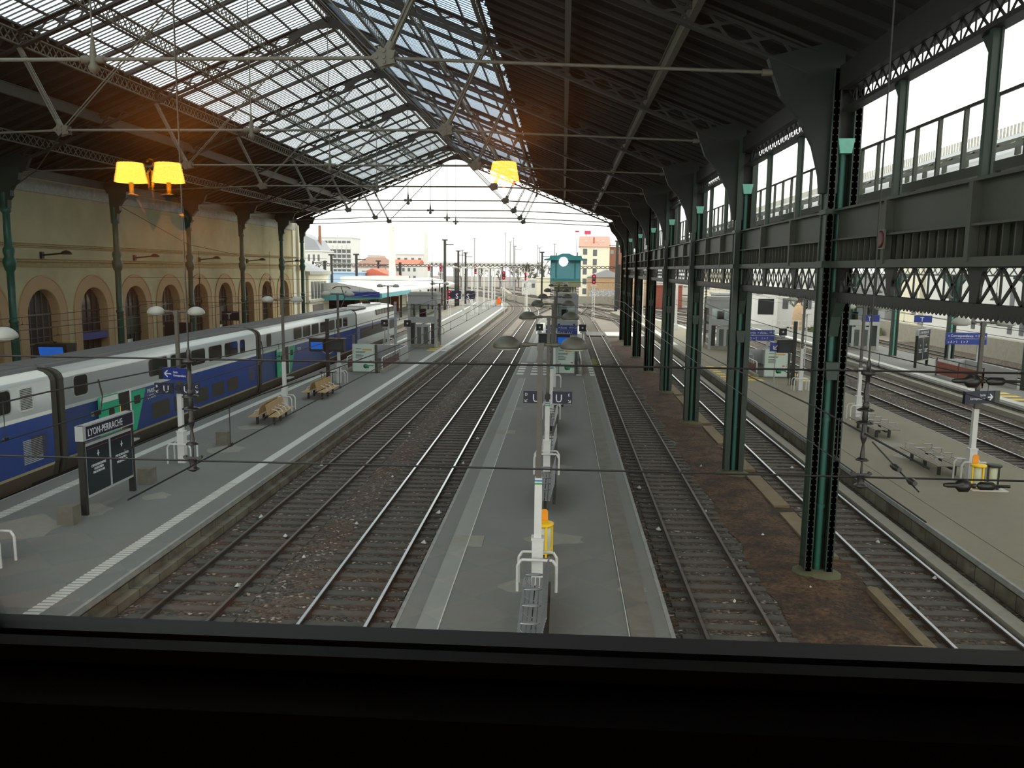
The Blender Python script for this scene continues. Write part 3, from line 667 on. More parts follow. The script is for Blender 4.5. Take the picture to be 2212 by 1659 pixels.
# girders per bay
for i in range(len(YB)-1):
    y0, y1 = (YB[i]+.25 if i else 3.0), (YB[i+1]-.25 if i < len(YB)-2 else 93.7)
    if y1-y0 < 1: continue
    L = y1-y0; nm = ORD[i]
    t = thing('plate_girder', 'riveted plate girder with latticed frieze, %s bay from the window' % nm, 'girder', (XC, 0, 0), group='girders between the riveted columns')
    b = MB(); b.box(-.06, .06, y0, y1, 8.82, 9.5); b.box(-.2, .2, y0, y1, 9.5, 9.55); b.box(-.2, .2, y0, y1, 8.78, 8.82)
    for k in range(1, 3): yy = YB[i]+(YB[i+1]-YB[i])*k/3; b.box(-.22, -.06, yy-.07, yy+.07, 8.2, 9.5)
    b.build('web_plate', 'iron_plate', t)
    b = MB(); n = max(2, int(L/.36))
    for k in range(n+1): yy = y0+L*k/n; b.box(-.05, .05, yy-.02, yy+.02, 8.28, 8.8)
    b.build('balusters', 'iron_plate', t)
    MB().box(.1, .5, y0, y1, 8.28, 8.8).build('recess_shade', 'iron_dark', t)  # dark filler standing in for the shade inside the recess
    MB().box(-.2, .2, y0, y1, 8.12, 8.28).build('flange', 'iron_plate', t)
    b = MB(); b.box(-.1, .1, y0, y1, 7.38, 7.52); lattice(b, (0, y0, 7.5), (0, y1, 7.5), .62, max(2, int(L/.62)), .06, .04, post=True)
    for k in range(0, 4):
        yy = YB[i]+(YB[i+1]-YB[i])*k/3; w = .28 if k in (1, 2) else .75
        yy = min(max(yy, y0), y1); a0, a1 = max(y0, yy-w), min(y1, yy+w)
        b.prism([(max(y0, yy-w*.45), 7.5), (min(y1, yy+w*.45), 7.5), (min(y1, yy+w*.5), 7.8), (a1, 8.12), (a0, 8.12), (max(y0, yy-w*.5), 7.8)], 'x', -.04, .04)
    b.build('frieze', 'iron_dark', t)
    b = MB(); n = max(2, int(L/.16))
    for k in range(n): yy = y0+L*(k+.5)/n; b.prism([(yy-.08, 7.38), (yy-.06, 7.3), (yy, 7.26), (yy+.06, 7.3), (yy+.08, 7.38)], 'x', -.1, -.08)
    b.build('valance', 'iron_dark', t)
    # clerestory frame
    t = thing('clerestory_frame', 'open clerestory frame with latticed head, %s bay from the window' % nm, 'frame', (XC, 0, 0), group='clerestory frames above the girders')
    for k in (1, 2):
        yy = YB[i]+(YB[i+1]-YB[i])*k/3
        if not (y0 < yy < y1): continue
        b = MB(); b.box(-.1, .02, yy-.06, yy+.06, 9.5, 11.95); b.box(.02, .06, yy-.09, yy+.09, 9.5, 11.95); b.prism([(yy, 11.95), (yy+.55, 11.95), (yy, 11.3)], 'x', -.02, .02)
        b.build('mullion', 'green_dark', t)
    b = MB(); b.box(-.14, .14, y0, y1, 11.88, 11.97); lattice(b, (0, y0, 11.95), (0, y1, 11.95), .46, max(2, int(L/.5)), .05, .04, post=True); b.build('lattice_head', 'iron_dark', t)
    MB().box(-.25, .3, y0, y1, 12.4, 12.95).build('eaves_beam', 'iron_dark', t)
# outside the clerestory: gutter walkway with guard rail, and the glass roof of the next hall
t = thing('guard_railing', 'dark guard railing along the gutter outside the clerestory', 'railing', (8.0, 0, 0))
y = 6.0; k = 0
while y < 93: MB().box(-.04, .04, y-.04, y+.04, 10.05, 11.3).build('railing_post', 'iron_plate', t); y += 1.16; k += 1
MB().box(-.025, .025, 6, 93, 11.27, 11.33).build('handrail', 'iron_dark', t)
tag(MB().box(7.9, 8.1, 3, 95, 9.88, 10.07).build('gutter', 'iron_plate'), 'long dark box gutter below the guard railing', 'gutter')
for i in range(24): 
    if i == 0: tg = thing('gutter_brackets', 'iron brackets holding the gutter on the girder top', 'bracket')
    MB().bar((7.05, 5+i*3.7, 9.58), (8.0, 5+i*3.7, 9.86), .08, .08).build('bracket', 'iron_plate', tg)
translucent('roof_sheet', (236, 238, 240), .7)
def g2(x): return 9.5+(x-8.4)*.42 if x <= 18 else 13.53-(x-18)*.42
b = MB()
for xa, xb in ((8.4, 18.0), (18.0, 29.0)): b.add([(xa, 3, g2(xa)), (xb, 3, g2(xb)), (xb, 88, g2(xb)), (xa, 88, g2(xa)), (xa, 3, g2(xa)+.05), (xb, 3, g2(xb)+.05), (xb, 88, g2(xb)+.05), (xa, 88, g2(xa)+.05)], [(0,1,2,3),(7,6,5,4),(0,4,5,1),(1,5,6,2),(2,6,7,3),(3,7,4,0)])
tag(b.build('roof_next_hall', 'roof_sheet'), kind='structure')
b = MB()
for k in range(32):
    y = 4+k*2.7
    for xa, xb in ((8.4, 18.0), (18.0, 29.0)): b.bar((xa, y, g2(xa)-.1), (xb, y, g2(xb)-.1), .1, .18)
tag(b.build('roof_next_hall_rafters', 'iron_grey'), kind='structure')
t = thing('roof_ladder', 'dark roof walkway frame lying along the white glass roof outside', 'walkway', (0, 0, 0))
for dx in (0, .9): MB().box(12.2+dx, 12.3+dx, 6, 88, g2(12.2)+.35+dx*.42, g2(12.2)+.47+dx*.42).build('rail_bar', 'iron_plate', t)
b = MB()
for k in range(54): y = 6.5+k*1.5; b.bar((12.25, y, g2(12.25)+.4), (13.15, y+.7, g2(13.15)+.4), .06, .06); b.bar((12.6, y, g2(12.6)+.05), (12.6, y, g2(12.6)+.5), .12, .12)
b.build('cross_braces', 'iron_plate', t)
b = MB()
for k in range(300): b.box(17.9, 17.95, 6+k*.27, 6.1+k*.27, 13.5, 13.95)
tag(b.build('ridge_comb', 'cornice_grey'), 'pale corrugated ridge strip on the glass roof outside', 'ridge strip')
# far colonnade at the right
for i, y in enumerate((21.5, 32.4, 43.3, 54.6, 65.5, 76.4, 87.3)):
    t = thing('iron_column', 'green iron column on the far right platform, %s from the window' % ORD[i], 'column', (29.95, y, .6), group='columns on the far right platform')
    MB().box(-.28, -.16, -.2, .2, 0, 7.2).box(.16, .28, -.2, .2, 0, 7.2).build('column_plates', 'green_dark', t); MB().tube((0, 0, 0), (0, 0, 7.2), .1, 10).build('drainpipe', 'green_light', t)
    b = MB()
    for s in (-1, 1):
        pa = [(s*.2, 4.6), (s*.35, 5.5), (s*.8, 6.4), (s*1.6, 6.95), (s*2.6, 7.1), (s*2.6, 7.25), (s*.2, 7.25)]; b.prism(pa, 'x', -.08, .08)
    b.build('arch_bracket', 'green_paint', t)
t = thing('lattice_girder', 'long latticed girder over the far right platform columns', 'girder')
b = MB(); lattice(b, (29.95, 15, 7.9), (29.95, 90, 7.9), .8, 70, .09, .1); b.build('lattice', 'green_dark', t); MB().box(29.7, 30.2, 15, 90, 9.0, 9.5).build('eaves_beam', 'iron_dark', t)
for i, (x, y) in enumerate(((28.6, 47), (28.8, 57), (27.2, 60.5), (27.4, 74))):
    t = thing('pendant_lamp', 'small dark bell-shaped pendant lamp hanging over the far right platform, %s of four' % ORD[i], 'lamp', (x, y, 6.3), group='pendant lamps over the far right platform')
    MB().lathe([(.04, .5), (.06, .3), (.2, .2), (.36, .04), (.38, -.02), (0, -.02)]).build('shade', 'lamp_dome', t); MB().tube((0, 0, .5), (0, 0, g2(x)-6.3), .015, 5).build('stem', 'iron_dark', t)

t = thing('round_sign', 'square plate with a red ring fixed on the dark girder right of the nearest column', 'sign', (6.6, 17.9, 8.7))
MB().box(0, .03, -.2, .2, -.2, .2).build('plate', 'iron_grey', t); MB().lathe([(.13, -.02), (.18, -.02), (.18, 0), (.13, 0)], c=(0, 0, 0), axis='x', n=20).build('ring', mat('sign_red', (84, 26, 28), .5) and 'sign_red', t); MB().lathe([(0, -.01), (.13, -.01), (.13, 0), (0, 0)], axis='x', n=20).build('disc', 'navy', t)

# ---------------------------------------------------------------- high-speed train
TX = -19.4; SX = 1.45
def rrect(y0, y1, z0, z1, r, n=4):
    out = []
    for cy_, cz_, a in ((y1-r, z1-r, 0), (y0+r, z1-r, PI/2), (y0+r, z0+r, PI), (y1-r, z0+r, 1.5*PI)):
        for i in range(n+1): t = a+PI/2*i/n; out.append((cy_+r*math.cos(t), cz_+r*math.sin(t)))
    return out
def loft(secs, prof, mats_, smooth_from=0):
    """secs: (Y, width factor, list-transform); prof: (x, z, band) half profile from bottom to roof centre"""
    b = MB(); full = [(x, z) for x, z, m in prof] + [(-x, z) for x, z, m in prof[::-1][1:]]
    bands = [m for x, z, m in prof[:-1]]; bands = bands+bands[::-1]; n = len(full); vs = []
    for Y, f in secs: vs += [f(x, z, Y) for x, z in full]
    fs = []; ms = []; sm = []
    for k in range(len(secs)-1):
        for i in range(n-1): fs.append((k*n+i, k*n+i+1, (k+1)*n+i+1, (k+1)*n+i)); ms.append(bands[i]); sm.append(bands[i] >= smooth_from)
    o = len(vs)-n; fs += [tuple(range(n)), tuple(range(o, o+n))[::-1]]; ms += [7, 7]; sm += [False, False]
    b.v = vs; b.f = [list(f) for f in fs]; b.m = ms; b.sm = sm
    return b
BODY = [(1.3, .45, 0), (1.42, .95, 1), (1.45, 1.05, 2), (1.45, 2.8, 3), (1.45, 2.93, 4), (1.45, 3.95, 4), (1.38, 4.12, 5), (1.22, 4.25, 5), (1.0, 4.32, 6), (0, 4.36, 6)]
TM = ['train_lower', 'train_cream', 'train_blue', 'train_white', 'train_silver', 'train_white', 'train_roof', 'rubber']  # second train_white is the light along the roof shoulder, painted in as white
def bogie(t, y):
    g_ = MB(); g_.box(-1.25, 1.25, y-1.3, y+1.3, .35, .75); g_.box(1.2, 1.38, y-1.5, y+1.5, .3, .55); g_.build('bogie_frame', 'iron_dark', t)
    for dy in (-1.1, 1.1):
        MB().lathe([(.46, -.07), (.46, .07)], c=(.78, y+dy, .6), axis='x', n=18).lathe([(.46, -.07), (.46, .07)], c=(-.78, y+dy, .6), axis='x', n=18).build('wheelset', 'rail_side', t)
def coach(y0, y1, label, wins, lows, door=None, extra=None, cat='train coach'):
    t = thing('passenger_coach', label, cat, (TX, y0, 0), group='double-deck coaches of the high-speed train'); L = y1-y0
    idt = lambda x, z, Y: (x, Y, z)
    loft([(.25, idt), (L-.25, idt)], BODY, TM).build('body', TM, t)
    b = MB()
    for a in (0.0, L-.28): 
        b2 = loft([(a, lambda x, z, Y: (x*1.012, Y, z+.012)), (a+.28, lambda x, z, Y: (x*1.012, Y, z+.012))], BODY, TM); b.add(b2.v, b2.f)
    b.build('end_frame', 'rubber', t)
    MB().box(-.9, .9, .1, L-.1, 4.3, 4.42).box(.55, .62, .1, L-.1, 4.4, 4.47).build('roof_deck', 'train_roof', t)
    for (a, c) in wins:
        MB().prism(rrect(a-y0-.05, c-y0+.05, 3.13, 3.97, .17), 'x', SX-.02, SX+.008).build('window_frame', 'train_silver', t)
        MB().prism(rrect(a-y0, c-y0, 3.18, 3.92, .15), 'x', SX, SX+.016).build('window', 'train_glass', t)
    for (a, c) in lows: MB().prism(rrect(a-y0, c-y0, 1.28, 1.98, .1), 'x', SX, SX+.01).build('window', 'wall_dark', t)
    if door:
        d = door-y0
        MB().prism([(d+1.3, 1.08), (d+2.35, 1.08), (d+2.35, 2.84), (d+1.3, 2.84)], 'x', SX-.1, SX+.008).build('doorway', 'black', t)
        MB().box(SX-.02, SX+.011, d+2.3, d+2.42, 1.08, 2.9).build('door_frame', 'train_white', t)
        MB().prism([(d+2.4, 1.1), (d+2.75, 1.1), (d+3.65, 2.76), (d+2.4, 2.76)], 'x', SX-.02, SX+.009).build('teal_panel', 'train_teal', t)
        MB().prism(rrect(d+2.65, d+3.15, 2.2, 2.55, .06), 'x', SX, SX+.02).build('door_window', 'train_glass', t)
        lf = MB().prism(rrect(d-.1, d+1.32, 1.08, 2.9, .12), 'x', SX+.03, SX+.09).build('door', 'train_teal', t)
        MB().box(SX+.03, SX+.095, d-.02, d+1.25, 2.66, 2.86).build('door_head', 'train_white', lf)
        MB().prism(rrect(d+.55, d+.95, 1.9, 2.35, .1), 'x', SX+.05, SX+.1).build('door_window', 'train_glass', lf)
        MB().tube((SX+.05, d+1.45, 1.25), (SX+.05, d+1.45, 2.4), .025).build('grab_rail', 'yellow', t)
        MB().box(SX-.1, SX+.35, d+1.3, d+2.3, .78, .84).build('step', 'steel_grey', t)
    b = MB().box(SX, SX+.012, L-1.6, L-.7, 1.45, 2.25); bb = MB()
    for k in range(12): bb.box(SX+.01, SX+.025, L-1.55, L-.75, 1.5+k*.06, 1.53+k*.06)
    g_ = b.build('vent', 'train_blue', t); bb.build('vent_slats', 'train_lower', g_)
    return t
c1 = coach(8.6, 27.95, 'nearest double-deck coach of the train, cut off by the left edge, with a louvred vent', [(12+1.95*k, 13.6+1.95*k) for k in range(6)]+[(24.1, 25.5)], [], None)
MB().prism(rrect(17.3, 18.1, 3.1, 3.95, .12), 'x', SX, SX+.012).build('vent', 'train_white', c1)
b = MB()
for k in range(13): b.box(SX+.01, SX+.03, 17.4, 18.0, 3.18+k*.055, 3.2+k*.055)
b.build('vent_slats', 'rubber', c1)
b = MB()
for k in range(14): b.box(SX, SX+.02, 17.4, 18.4, 1.3+k*.06, 1.335+k*.06)
b.build('vent_slats', 'train_silver', c1)
c2 = coach(28.15, 47.55, 'double-deck train coach behind the station name board, with its teal door standing open', [(29.05, 29.92), (34.6, 36.3), (36.65, 38.3), (38.75, 40.3), (40.75, 42.35), (42.75, 44.5), (44.85, 45.55)], [(34.75, 36.35), (36.85, 38.45), (38.95, 40.5), (41.0, 42.5), (42.95, 44.4)], 30.6)
text(c2, 'PARIS\nLYON', (SX+.02, 34.35-28.15, 2.5), .26, 'train_white', rz=PI/2)
c3 = coach(47.75, 71.1, 'double-deck train coach between the middle coach and the power car, beside the departure screens', [(49.0, 49.8), (54.1, 55.8), (56.1, 57.8), (58.15, 59.8), (60.2, 61.9), (62.6, 64.1), (64.5, 66.2), (66.6, 68.0)], [], 50.7)
text(c3, 'TGV', (SX+.02, 7.0, 2.3), .4, 'train_white', rz=PI/2)
for c_, ys_ in ((c1, (3, 19.4)), (c2, (19.4+.1,)), (c3, (23.4,))):
    for y in ys_: bogie(c_, y)
# power car
t = thing('power_car', 'white and blue streamlined power car with pantograph at the head of the train', 'locomotive', (TX, 71.3, 0))
PB = [(1.3, .45, 0), (1.42, .95, 4), (1.45, 1.7, 2), (1.45, 2.85, 3), (1.45, 2.95, 3), (1.43, 3.5, 3), (1.38, 3.95, 3), (1.15, 4.2, 3), (.8, 4.3, 3), (0, 4.34, 3)]
def nose(w, zt_, lift=0.0):
    def f(x, z, Y):
        k = (z-.45)/(4.34-.45); return (x*w*(1-.25*(1-w)*k), Y, .45+(zt_-.45)*k+0)
    return f
idt = nose(1, 4.34)
secs = [(0, idt), (14.6, idt), (16.0, nose(.99, 4.28)), (17.2, nose(.96, 4.1)), (18.1, nose(.91, 3.75)), (18.9, nose(.82, 3.2)), (19.5, nose(.7, 2.55)), (19.95, nose(.52, 1.9)), (20.2, nose(.3, 1.4))]
loft(secs, PB, TM, 3).build('body', TM, t)
MB().prism(rrect(1.1, 16.2, 1.75, 2.62, .1), 'x', SX, SX+.02).build('equipment_panel', 'wall_dark', t)
b = MB()
for k in range(7): b.prism([(7.5+k*1.25, 3.5), (8.6+k*1.25, 3.5), (8.6+k*1.25, 4.0), (7.5+k*1.25, 4.0)], 'x', SX-.12, SX+.02)
b.build('side_grille', 'dark_glass', t)
MB().box(-1.0, 1.15, .3, 4.6, 4.25, 4.36).prism([(.6, 3.5), (2.3, 3.5), (1.6, 4.2), (.6, 4.3)], 'x', .2, 1.0).build('roof_well', 'black', t)
MB().box(-.8, .8, 5.2, 12.5, 4.3, 4.5).build('roof_fairing', 'train_white', t)
pg = MB(); pg.tube((-.3, 1.2, 4.5), (-.3, 2.6, 5.3), .05); pg.tube((-.3, 2.6, 5.3), (-.3, 1.4, 6.3), .035); pg.path([(-1.1, 1.4, 6.15), (-.75, 1.4, 6.32), (.15, 1.4, 6.32), (.5, 1.4, 6.15)], .03); pg.path([(-1.1, 1.7, 6.15), (-.75, 1.7, 6.32), (.15, 1.7, 6.32), (.5, 1.7, 6.15)], .03); pg.build('pantograph', 'iron_dark', t)
MB().tube((0, 7, 4.5), (0, 7, 4.85), .03).box(-.4, .4, 9.5, 9.6, 4.5, 4.75).build('antenna', 'iron_dark', t)
bogie(t, 2.4); bogie(t, 16.4)

# ---------------------------------------------------------------- platform lamps
def lamp_proto(pole_m, dome_m, label, loc, mirror=1):
    t = thing('platform_lamp', label, 'lamp post', loc, group='double-headed platform lamps')
    MB().box(-.13, .13, -.13, .13, 0, 1.2).box(-.15, .15, -.15, .15, 1.18, 1.23).build('base_box', 'white_metal', t)
    MB().box(-.085, .085, -.085, .085, 1.2, 2.65).build('lower_pole', 'white_metal', t)
    MB().box(-.06, .06, -.06, .06, 2.6, 5.72).build('pole', pole_m, t)
    MB().box(-.08, .08, -.08, .08, 5.6, 5.76).tube((-.62, 0, 5.72), (.62, 0, 5.72), .035, 8).lathe([(.05, -.08), (.05, .08)], c=(.32, 0, 5.72), axis='x', n=8).lathe([(.05, -.08), (.05, .08)], c=(-.32, 0, 5.72), axis='x', n=8).build('cross_arm', pole_m, t)
    for s in (-1, 1):
        h = MB().lathe([(0, .19), (.08, .185), (.17, .155), (.25, .095), (.3, .03), (.318, -.02), (.318, -.06), (.3, -.08), (0, -.08)], c=(s*.76, 0, 5.72), n=24).build('lamp_head', dome_m, t)
        MB().lathe([(0, -.08), (.27, -.08), (.2, -.12), (0, -.13)], c=(s*.76, 0, 5.72), n=16).build('lamp_glass', 'lamp_glass', h)
    b = MB()
    for y in (-.28, .28): b.path([(-.45, y, 0), (-.45, y, .62), (-.36, y, .76), (.36, y, .76), (.45, y, .62), (.45, y, 0)], .035, 8)
    b.build('guard_hoop', 'white_metal', t)
    return t
LM = lamp_proto('pole_brown', 'lamp_dome', 'double-headed lamp on the central platform nearest the window, with green and blue bands', (-.48, 18.55, .6))
MB().box(-.088, .088, -.088, .088, 2.5, 2.54).build('green_band', mat('band_green', (60, 150, 70), .4) and 'band_green', LM); MB().box(-.088, .088, -.088, .088, 2.57, 2.61).build('blue_band', mat('band_blue', (60, 130, 180), .4) and 'band_blue', LM)
for i, y in enumerate((29.6, 40.9, 52.1, 67.5, 90, 104)): copy_tree(LM, loc=(-.48, y, .6), label='double-headed platform lamp on the central platform, %s from the window' % ORD[i+1])
LL = lamp_proto('pole_brown', 'lamp_dome_pale', 'double-headed platform lamp on the left platform carrying the platform letter signs', (-14.3, 29.8, .6))
for i, y in enumerate((18.9, 41.6, 52.1)): copy_tree(LL, loc=(-14.35 if i else -14.1, y, .6), label=['double-headed platform lamp at the left edge of the picture, mostly cut off', 'double-headed platform lamp beside the wooden benches on the left platform', 'double-headed platform lamp beside the departure screens on the left platform'][i])
copy_tree(LL, loc=(-16.5, 77.5, .6), label='double-headed platform lamp left of the lift tower on the left platform')
LR = copy_tree(LL, loc=(14.75, 29.9, .6), label='double-headed platform lamp beside the yellow bin on the right platform')
for y, l in ((42.4, 'double-headed platform lamp beside the middle seat row on the right platform'), (52.7, 'double-headed platform lamp by the departure screen on the right platform'), (68, 'double-headed platform lamp behind the blue direction sign on the right platform'), (95, 'double-headed platform lamp at the far end of the right platform')): copy_tree(LR, loc=(15.1 if y < 90 else 14.6, y, .6), label=l)
for i, (x, y) in enumerate(((-13.9, 93), (-14.6, 121), (-14.6, 132.4), (-14.6, 141.2), (-14.6, 152.8), (-14.6, 162.5), (-14.7, 172), (-15, 182))):
    if i == 0: copy_tree(LL, loc=(x, y, .6), label='double-headed platform lamp beyond the lift tower on the left platform'); continue
    lab = 'tall white lamp mast on the left platform end, %s beyond the lift' % ORD[i-1]
    if i == 1:
        WM = thing('platform_lamp', lab, 'lamp post', (x, y, .6), group='white lamp masts outside the hall')
        MB().box(-.28, .28, -.28, .28, 0, .7).box(-.14, .14, -.14, .14, .7, 7.6).build('mast', 'white_metal', WM)
        MB().tube((-1.0, 0, 7.5), (1.0, 0, 7.5), .05).build('cross_arm', 'white_metal', WM)
        for s in (-1, 1): MB().lathe([(0, .26), (.3, .2), (.5, 0), (0, -.05)], c=(s*1.2, 0, 7.5), n=12).build('lamp_head', 'lamp_dome_pale', WM)
    else: copy_tree(WM, loc=(x, y, .6), label=lab)
for i, (x, y) in enumerate(((14.4, 106), (12.2, 128), (-6.5, 150))): copy_tree(WM, loc=(x, y, 0 if i == 2 else .6), label=['tall white lamp mast seen between the green columns', 'tall white lamp mast at the tip of the right platform', 'tall white lamp mast among the tracks left of the signal cabin'][i])

# ---------------------------------------------------------------- signs
def uboard(t, x0, x1, z0, z1, letter, big, side, y=-.14):
    MB().box(x0, x1, y-.03, y+.03, z0, z1).build('sign_board', 'navy', t)
    w = x1-x0; h = z1-z0; yy = y-.032
    if side < 0:
        text(t, letter, (x0+.05, yy, z1-.17), .14, 'sign_white'); text(t, big, (x0+w*.46, yy, z0+.05), h*.92, 'sign_white', sx=.9)
        ax = x0+.1; s = -1
    else:
        text(t, letter, (x1-.15, yy, z1-.17), .14, 'sign_white'); text(t, big, (x0+w*.14, yy, z0+.05), h*.92, 'sign_white', sx=.9)
        ax = x1-.1; s = 1
    MB().bar((ax-.045*s, yy, z0+.14), (ax+.045*s, yy, z0+.05), .018, .01, (0, 1, 0)).bar((ax+.045*s, yy, z0+.05), (ax+.045*s, yy, z0+.13), .018, .01, (0, 1, 0)).bar((ax+.045*s, yy, z0+.05), (ax-.035*s, yy, z0+.05), .018, .01, (0, 1, 0)).build('arrow', 'sign_white', t)
def upair(x, y, zc, la, lb, big, label, w=.7, gap=.12, h=.44, cc=0.0):
    t = thing('platform_letter_sign', label, 'sign', (x, y, 0), group='platform letter signs')
    uboard(t, -gap/2-w+cc, -gap/2+cc, zc-h/2, zc+h/2, la, big, -1); uboard(t, gap/2+cc, gap/2+w+cc, zc-h/2, zc+h/2, lb, big, 1)
    MB().box(-.1, .1, -.12, .12, zc-.08, zc+.08).build('clamp', 'iron_dark', t)
    return t
upair(-.48, 29.3, 3.48, 'D', 'E', 'U', 'pair of dark boards marked D and E with a large U on the central platform', cc=.01, gap=.34)
upair(-14.2, 29.55, 3.5, 'B', 'C', 'U', 'pair of dark boards marked B and C with a large U on the left platform', gap=.3, h=.4)
upair(-14.6, 120.8, 4.2, 'A', 'B', 'S', 'pair of distant dark boards with the letter S on the left platform', w=1.5, h=1.2, gap=.6)
t = thing('exit_sign', 'box sign reading Sortie Correspondance with a left arrow on the left platform lamp', 'sign', (-14.3, 29.5, 3.95), rz=-.35)
MB().box(-.55, .75, -.06, .06, -.14, .3).build('board', 'blue_sign', t); MB().box(-.75, -.55, -.07, .07, -.14, .3).build('end_cap', 'iron_dark', t)
text(t, 'Sortie\nCorrespondance', (-.02, -.07, .12), .12, 'sign_white', sx=.75)
MB().bar((-.45, -.07, .08), (-.12, -.07, .08), .04, .01, (0, 1, 0)).bar((-.45, -.07, .08), (-.3, -.07, .2), .04, .01, (0, 1, 0)).bar((-.45, -.07, .08), (-.3, -.07, -.04), .04, .01, (0, 1, 0)).build('arrow', 'sign_white', t)
t = thing('exit_sign', 'box sign reading Sortie Correspondance with a right arrow on the right platform lamp', 'sign', (14.75, 29.6, 3.7), rz=.3)
MB().box(-.72, .5, -.06, .06, -.2, .24).build('board', 'navy', t); MB().box(.5, .72, -.07, .07, -.2, .24).build('end_cap', 'iron_plate', t)
text(t, 'Sortie\nCorrespondance', (.12, -.07, .06), .12, 'sign_white', sx=.8, align='RIGHT')
MB().bar((.18, -.07, .02), (.42, -.07, .02), .04, .01, (0, 1, 0)).bar((.42, -.07, .02), (.3, -.07, .13), .04, .01, (0, 1, 0)).bar((.42, -.07, .02), (.3, -.07, -.09), .04, .01, (0, 1, 0)).build('arrow', 'sign_white', t)
# station name boards
def name_board(x, y, ln, label, rz=0.0, h=2.7, mirror=False):
    """long board running along the platform; reading face looks towards +x (local -y)"""
    t = thing('station_name_board', label, 'sign', (x, y, .6), rz=rz, group='station name boards')
    MB().box(-.06, .06, -.09, .09, 0, h).build('post', 'iron_dark', t); MB().box(ln-.06, ln+.06, -.09, .09, 0, h).build('post', 'iron_dark', t)
    hd = MB().box(-.08, ln+.08, -.12, .12, h-.45, h).build('header', 'steel_grey', t)
    MB().box(.08, ln-.02, -.128, -.1, h-.41, h-.04).build('name_panel', 'navy', hd)
    text(hd, 'LYON-PERRACHE', (.16, -.13, h-.34), .31, 'sign_white', sx=.8)
    fr = MB().box(.04, ln-.04, -.08, .08, .5, h-.56).build('poster_frame', 'steel_grey', t)
    for a in (0, 1):
        x0 = .1+a*(ln/2-.04); x1 = x0+ln/2-.16
        p = MB().box(x0, x1, -.09, -.07, .58, h-.64).build('poster', mat('poster_dark_%d' % random.randint(0, 99999), (24, 38, 46), .25), fr)
        MB().box(x0+.04, x1-.08, -.093, -.089, h-.74, h-.725).build('red_line', mat('red_line_%d' % random.randint(0, 99999), (150, 50, 50), .5), p)
        text(p, "L'APP DE RENCONTRES\nLA PLUS PERSO\nPAR LES FRANCAIS", ((x0+x1)/2, -.093, 1.38), .105, 'sign_white', align='CENTER', sx=.7)
        MB().box((x0+x1)/2-.06, (x0+x1)/2+.06, -.094, -.09, 1.72, 1.76).box((x0+x1)/2-.02, (x0+x1)/2+.02, -.094, -.09, 1.66, 1.84).build('emblem', 'sign_white', p)
    return t
name_board(-14.1, 23.0, 2.75, 'station name board reading LYON-PERRACHE with two dark posters on the left platform', rz=PI/2)
name_board(27.9, 66.6, 2.5, 'distant station name board with two dark posters on the far right platform', rz=math.radians(48), h=3.0)
for i, (x, y) in enumerate(((-14.1, 22.2), (-14.1, 26.7), (-14.1, 33.1))):
    tag(MB().box(x-.24, x+.24, y-.2, y+.2, .6, 1.15).build('concrete_block', 'block_concrete'), 'square concrete block on the left platform, %s' % ['in front of the station name board', 'just behind the station name board', 'beyond the white lamp pole'][i], 'block', 'concrete blocks on the left platform')
# direction signs
def dir_sign(x0, x1, y, z0, z1, label, posts, lines, pz=.6):
    t = thing('direction_sign', label, 'sign', ((x0+x1)/2, y, pz)); w = (x1-x0)/2
    zm = (z0+z1)/2-pz; z0 -= pz; z1 -= pz
    bd = MB().box(-w, w, -.06, .06, z0, zm-.02).box(-w, w, -.06, .06, zm+.02, z1).build('board', 'blue_sign', t)
    h = (z1-z0)/2
    text(bd, lines[0], (-w+.15, -.065, zm+h*.28), h*.62, 'sign_white', sx=.9); text(bd, lines[1], (-w+.15, -.065, z0+h*.22), h*.62, 'sign_white', sx=.9)
    for p in posts: MB().box(p-(x0+x1)/2-.06, p-(x0+x1)/2+.06, .06, .16, 0, z1).build('post', 'steel_grey', t)
    return t
dir_sign(-1.41, 1.32, 71.5, 2.45, 3.25, 'blue direction sign with two lines of white symbols across the central platform', (-.9, .8), ('< Sortie   > Acces   19 > 23', '< A > C   D > E   1 > 7'))
dir_sign(15.4, 17.7, 70, 2.3, 3.2, 'blue direction sign with two lines of white symbols on the right platform', (15.7, 17.2), ('Sortie  > Acces  19 > 23', '  D > E     1 > 7'))
dir_sign(28.0, 30.9, 62, 2.9, 3.75, 'wide blue direction sign with two down arrows on the far right platform', (28.4, 30.4), ('v Correspondance  > Sortie', 'v A > I    1 > 7'))
dir_sign(-27.9, -23.4, 104.78, 4.3, 4.95, 'blue and white direction band on the teal canopy front', (), ('<  B C D   X', '     < ^  x'), pz=4.3)
for x, y, l in ((-1.95, 71.4, 'square black indicator left of the blue sign on the central platform'), (1.75, 71.4, 'square black indicator right of the blue sign on the central platform'), (18.4, 70, 'square black indicator right of the blue sign on the right platform'), (-16.1, 74, 'square black indicator over the train nose, left of the lift tower'), (-14.0, 74, 'square black indicator fixed by the lift tower on the left platform')):
    t = thing('platform_indicator', l, 'indicator', (x, y, .6), group='square black indicators')
    MB().box(-.3, .3, -.1, .1, 2.15, 2.75).build('case', 'black', t); MB().lathe([(0, -.01), (.08, -.01), (.08, .01), (0, .01)], c=(0, -.11, 2.45), axis='y', n=10).build('dial', 'sign_white', t)
    MB().box(-.2, .2, -.06, .06, 1.98, 2.12).build('number_plate', 'steel_grey', t)
    (MB().box(-.05, .05, .05, .12, 0, 2.7) if x < 18 else MB().box(-1.1, 0, .05, .12, 2.3, 2.36)).build('bracket_post', 'steel_grey', t)
tag(MB().box(-15.15, -14.95, 73.6, 73.8, .6, 5.0).build('grey_mast', 'steel_grey'), 'plain square grey mast left of the lift tower on the left platform', 'mast')
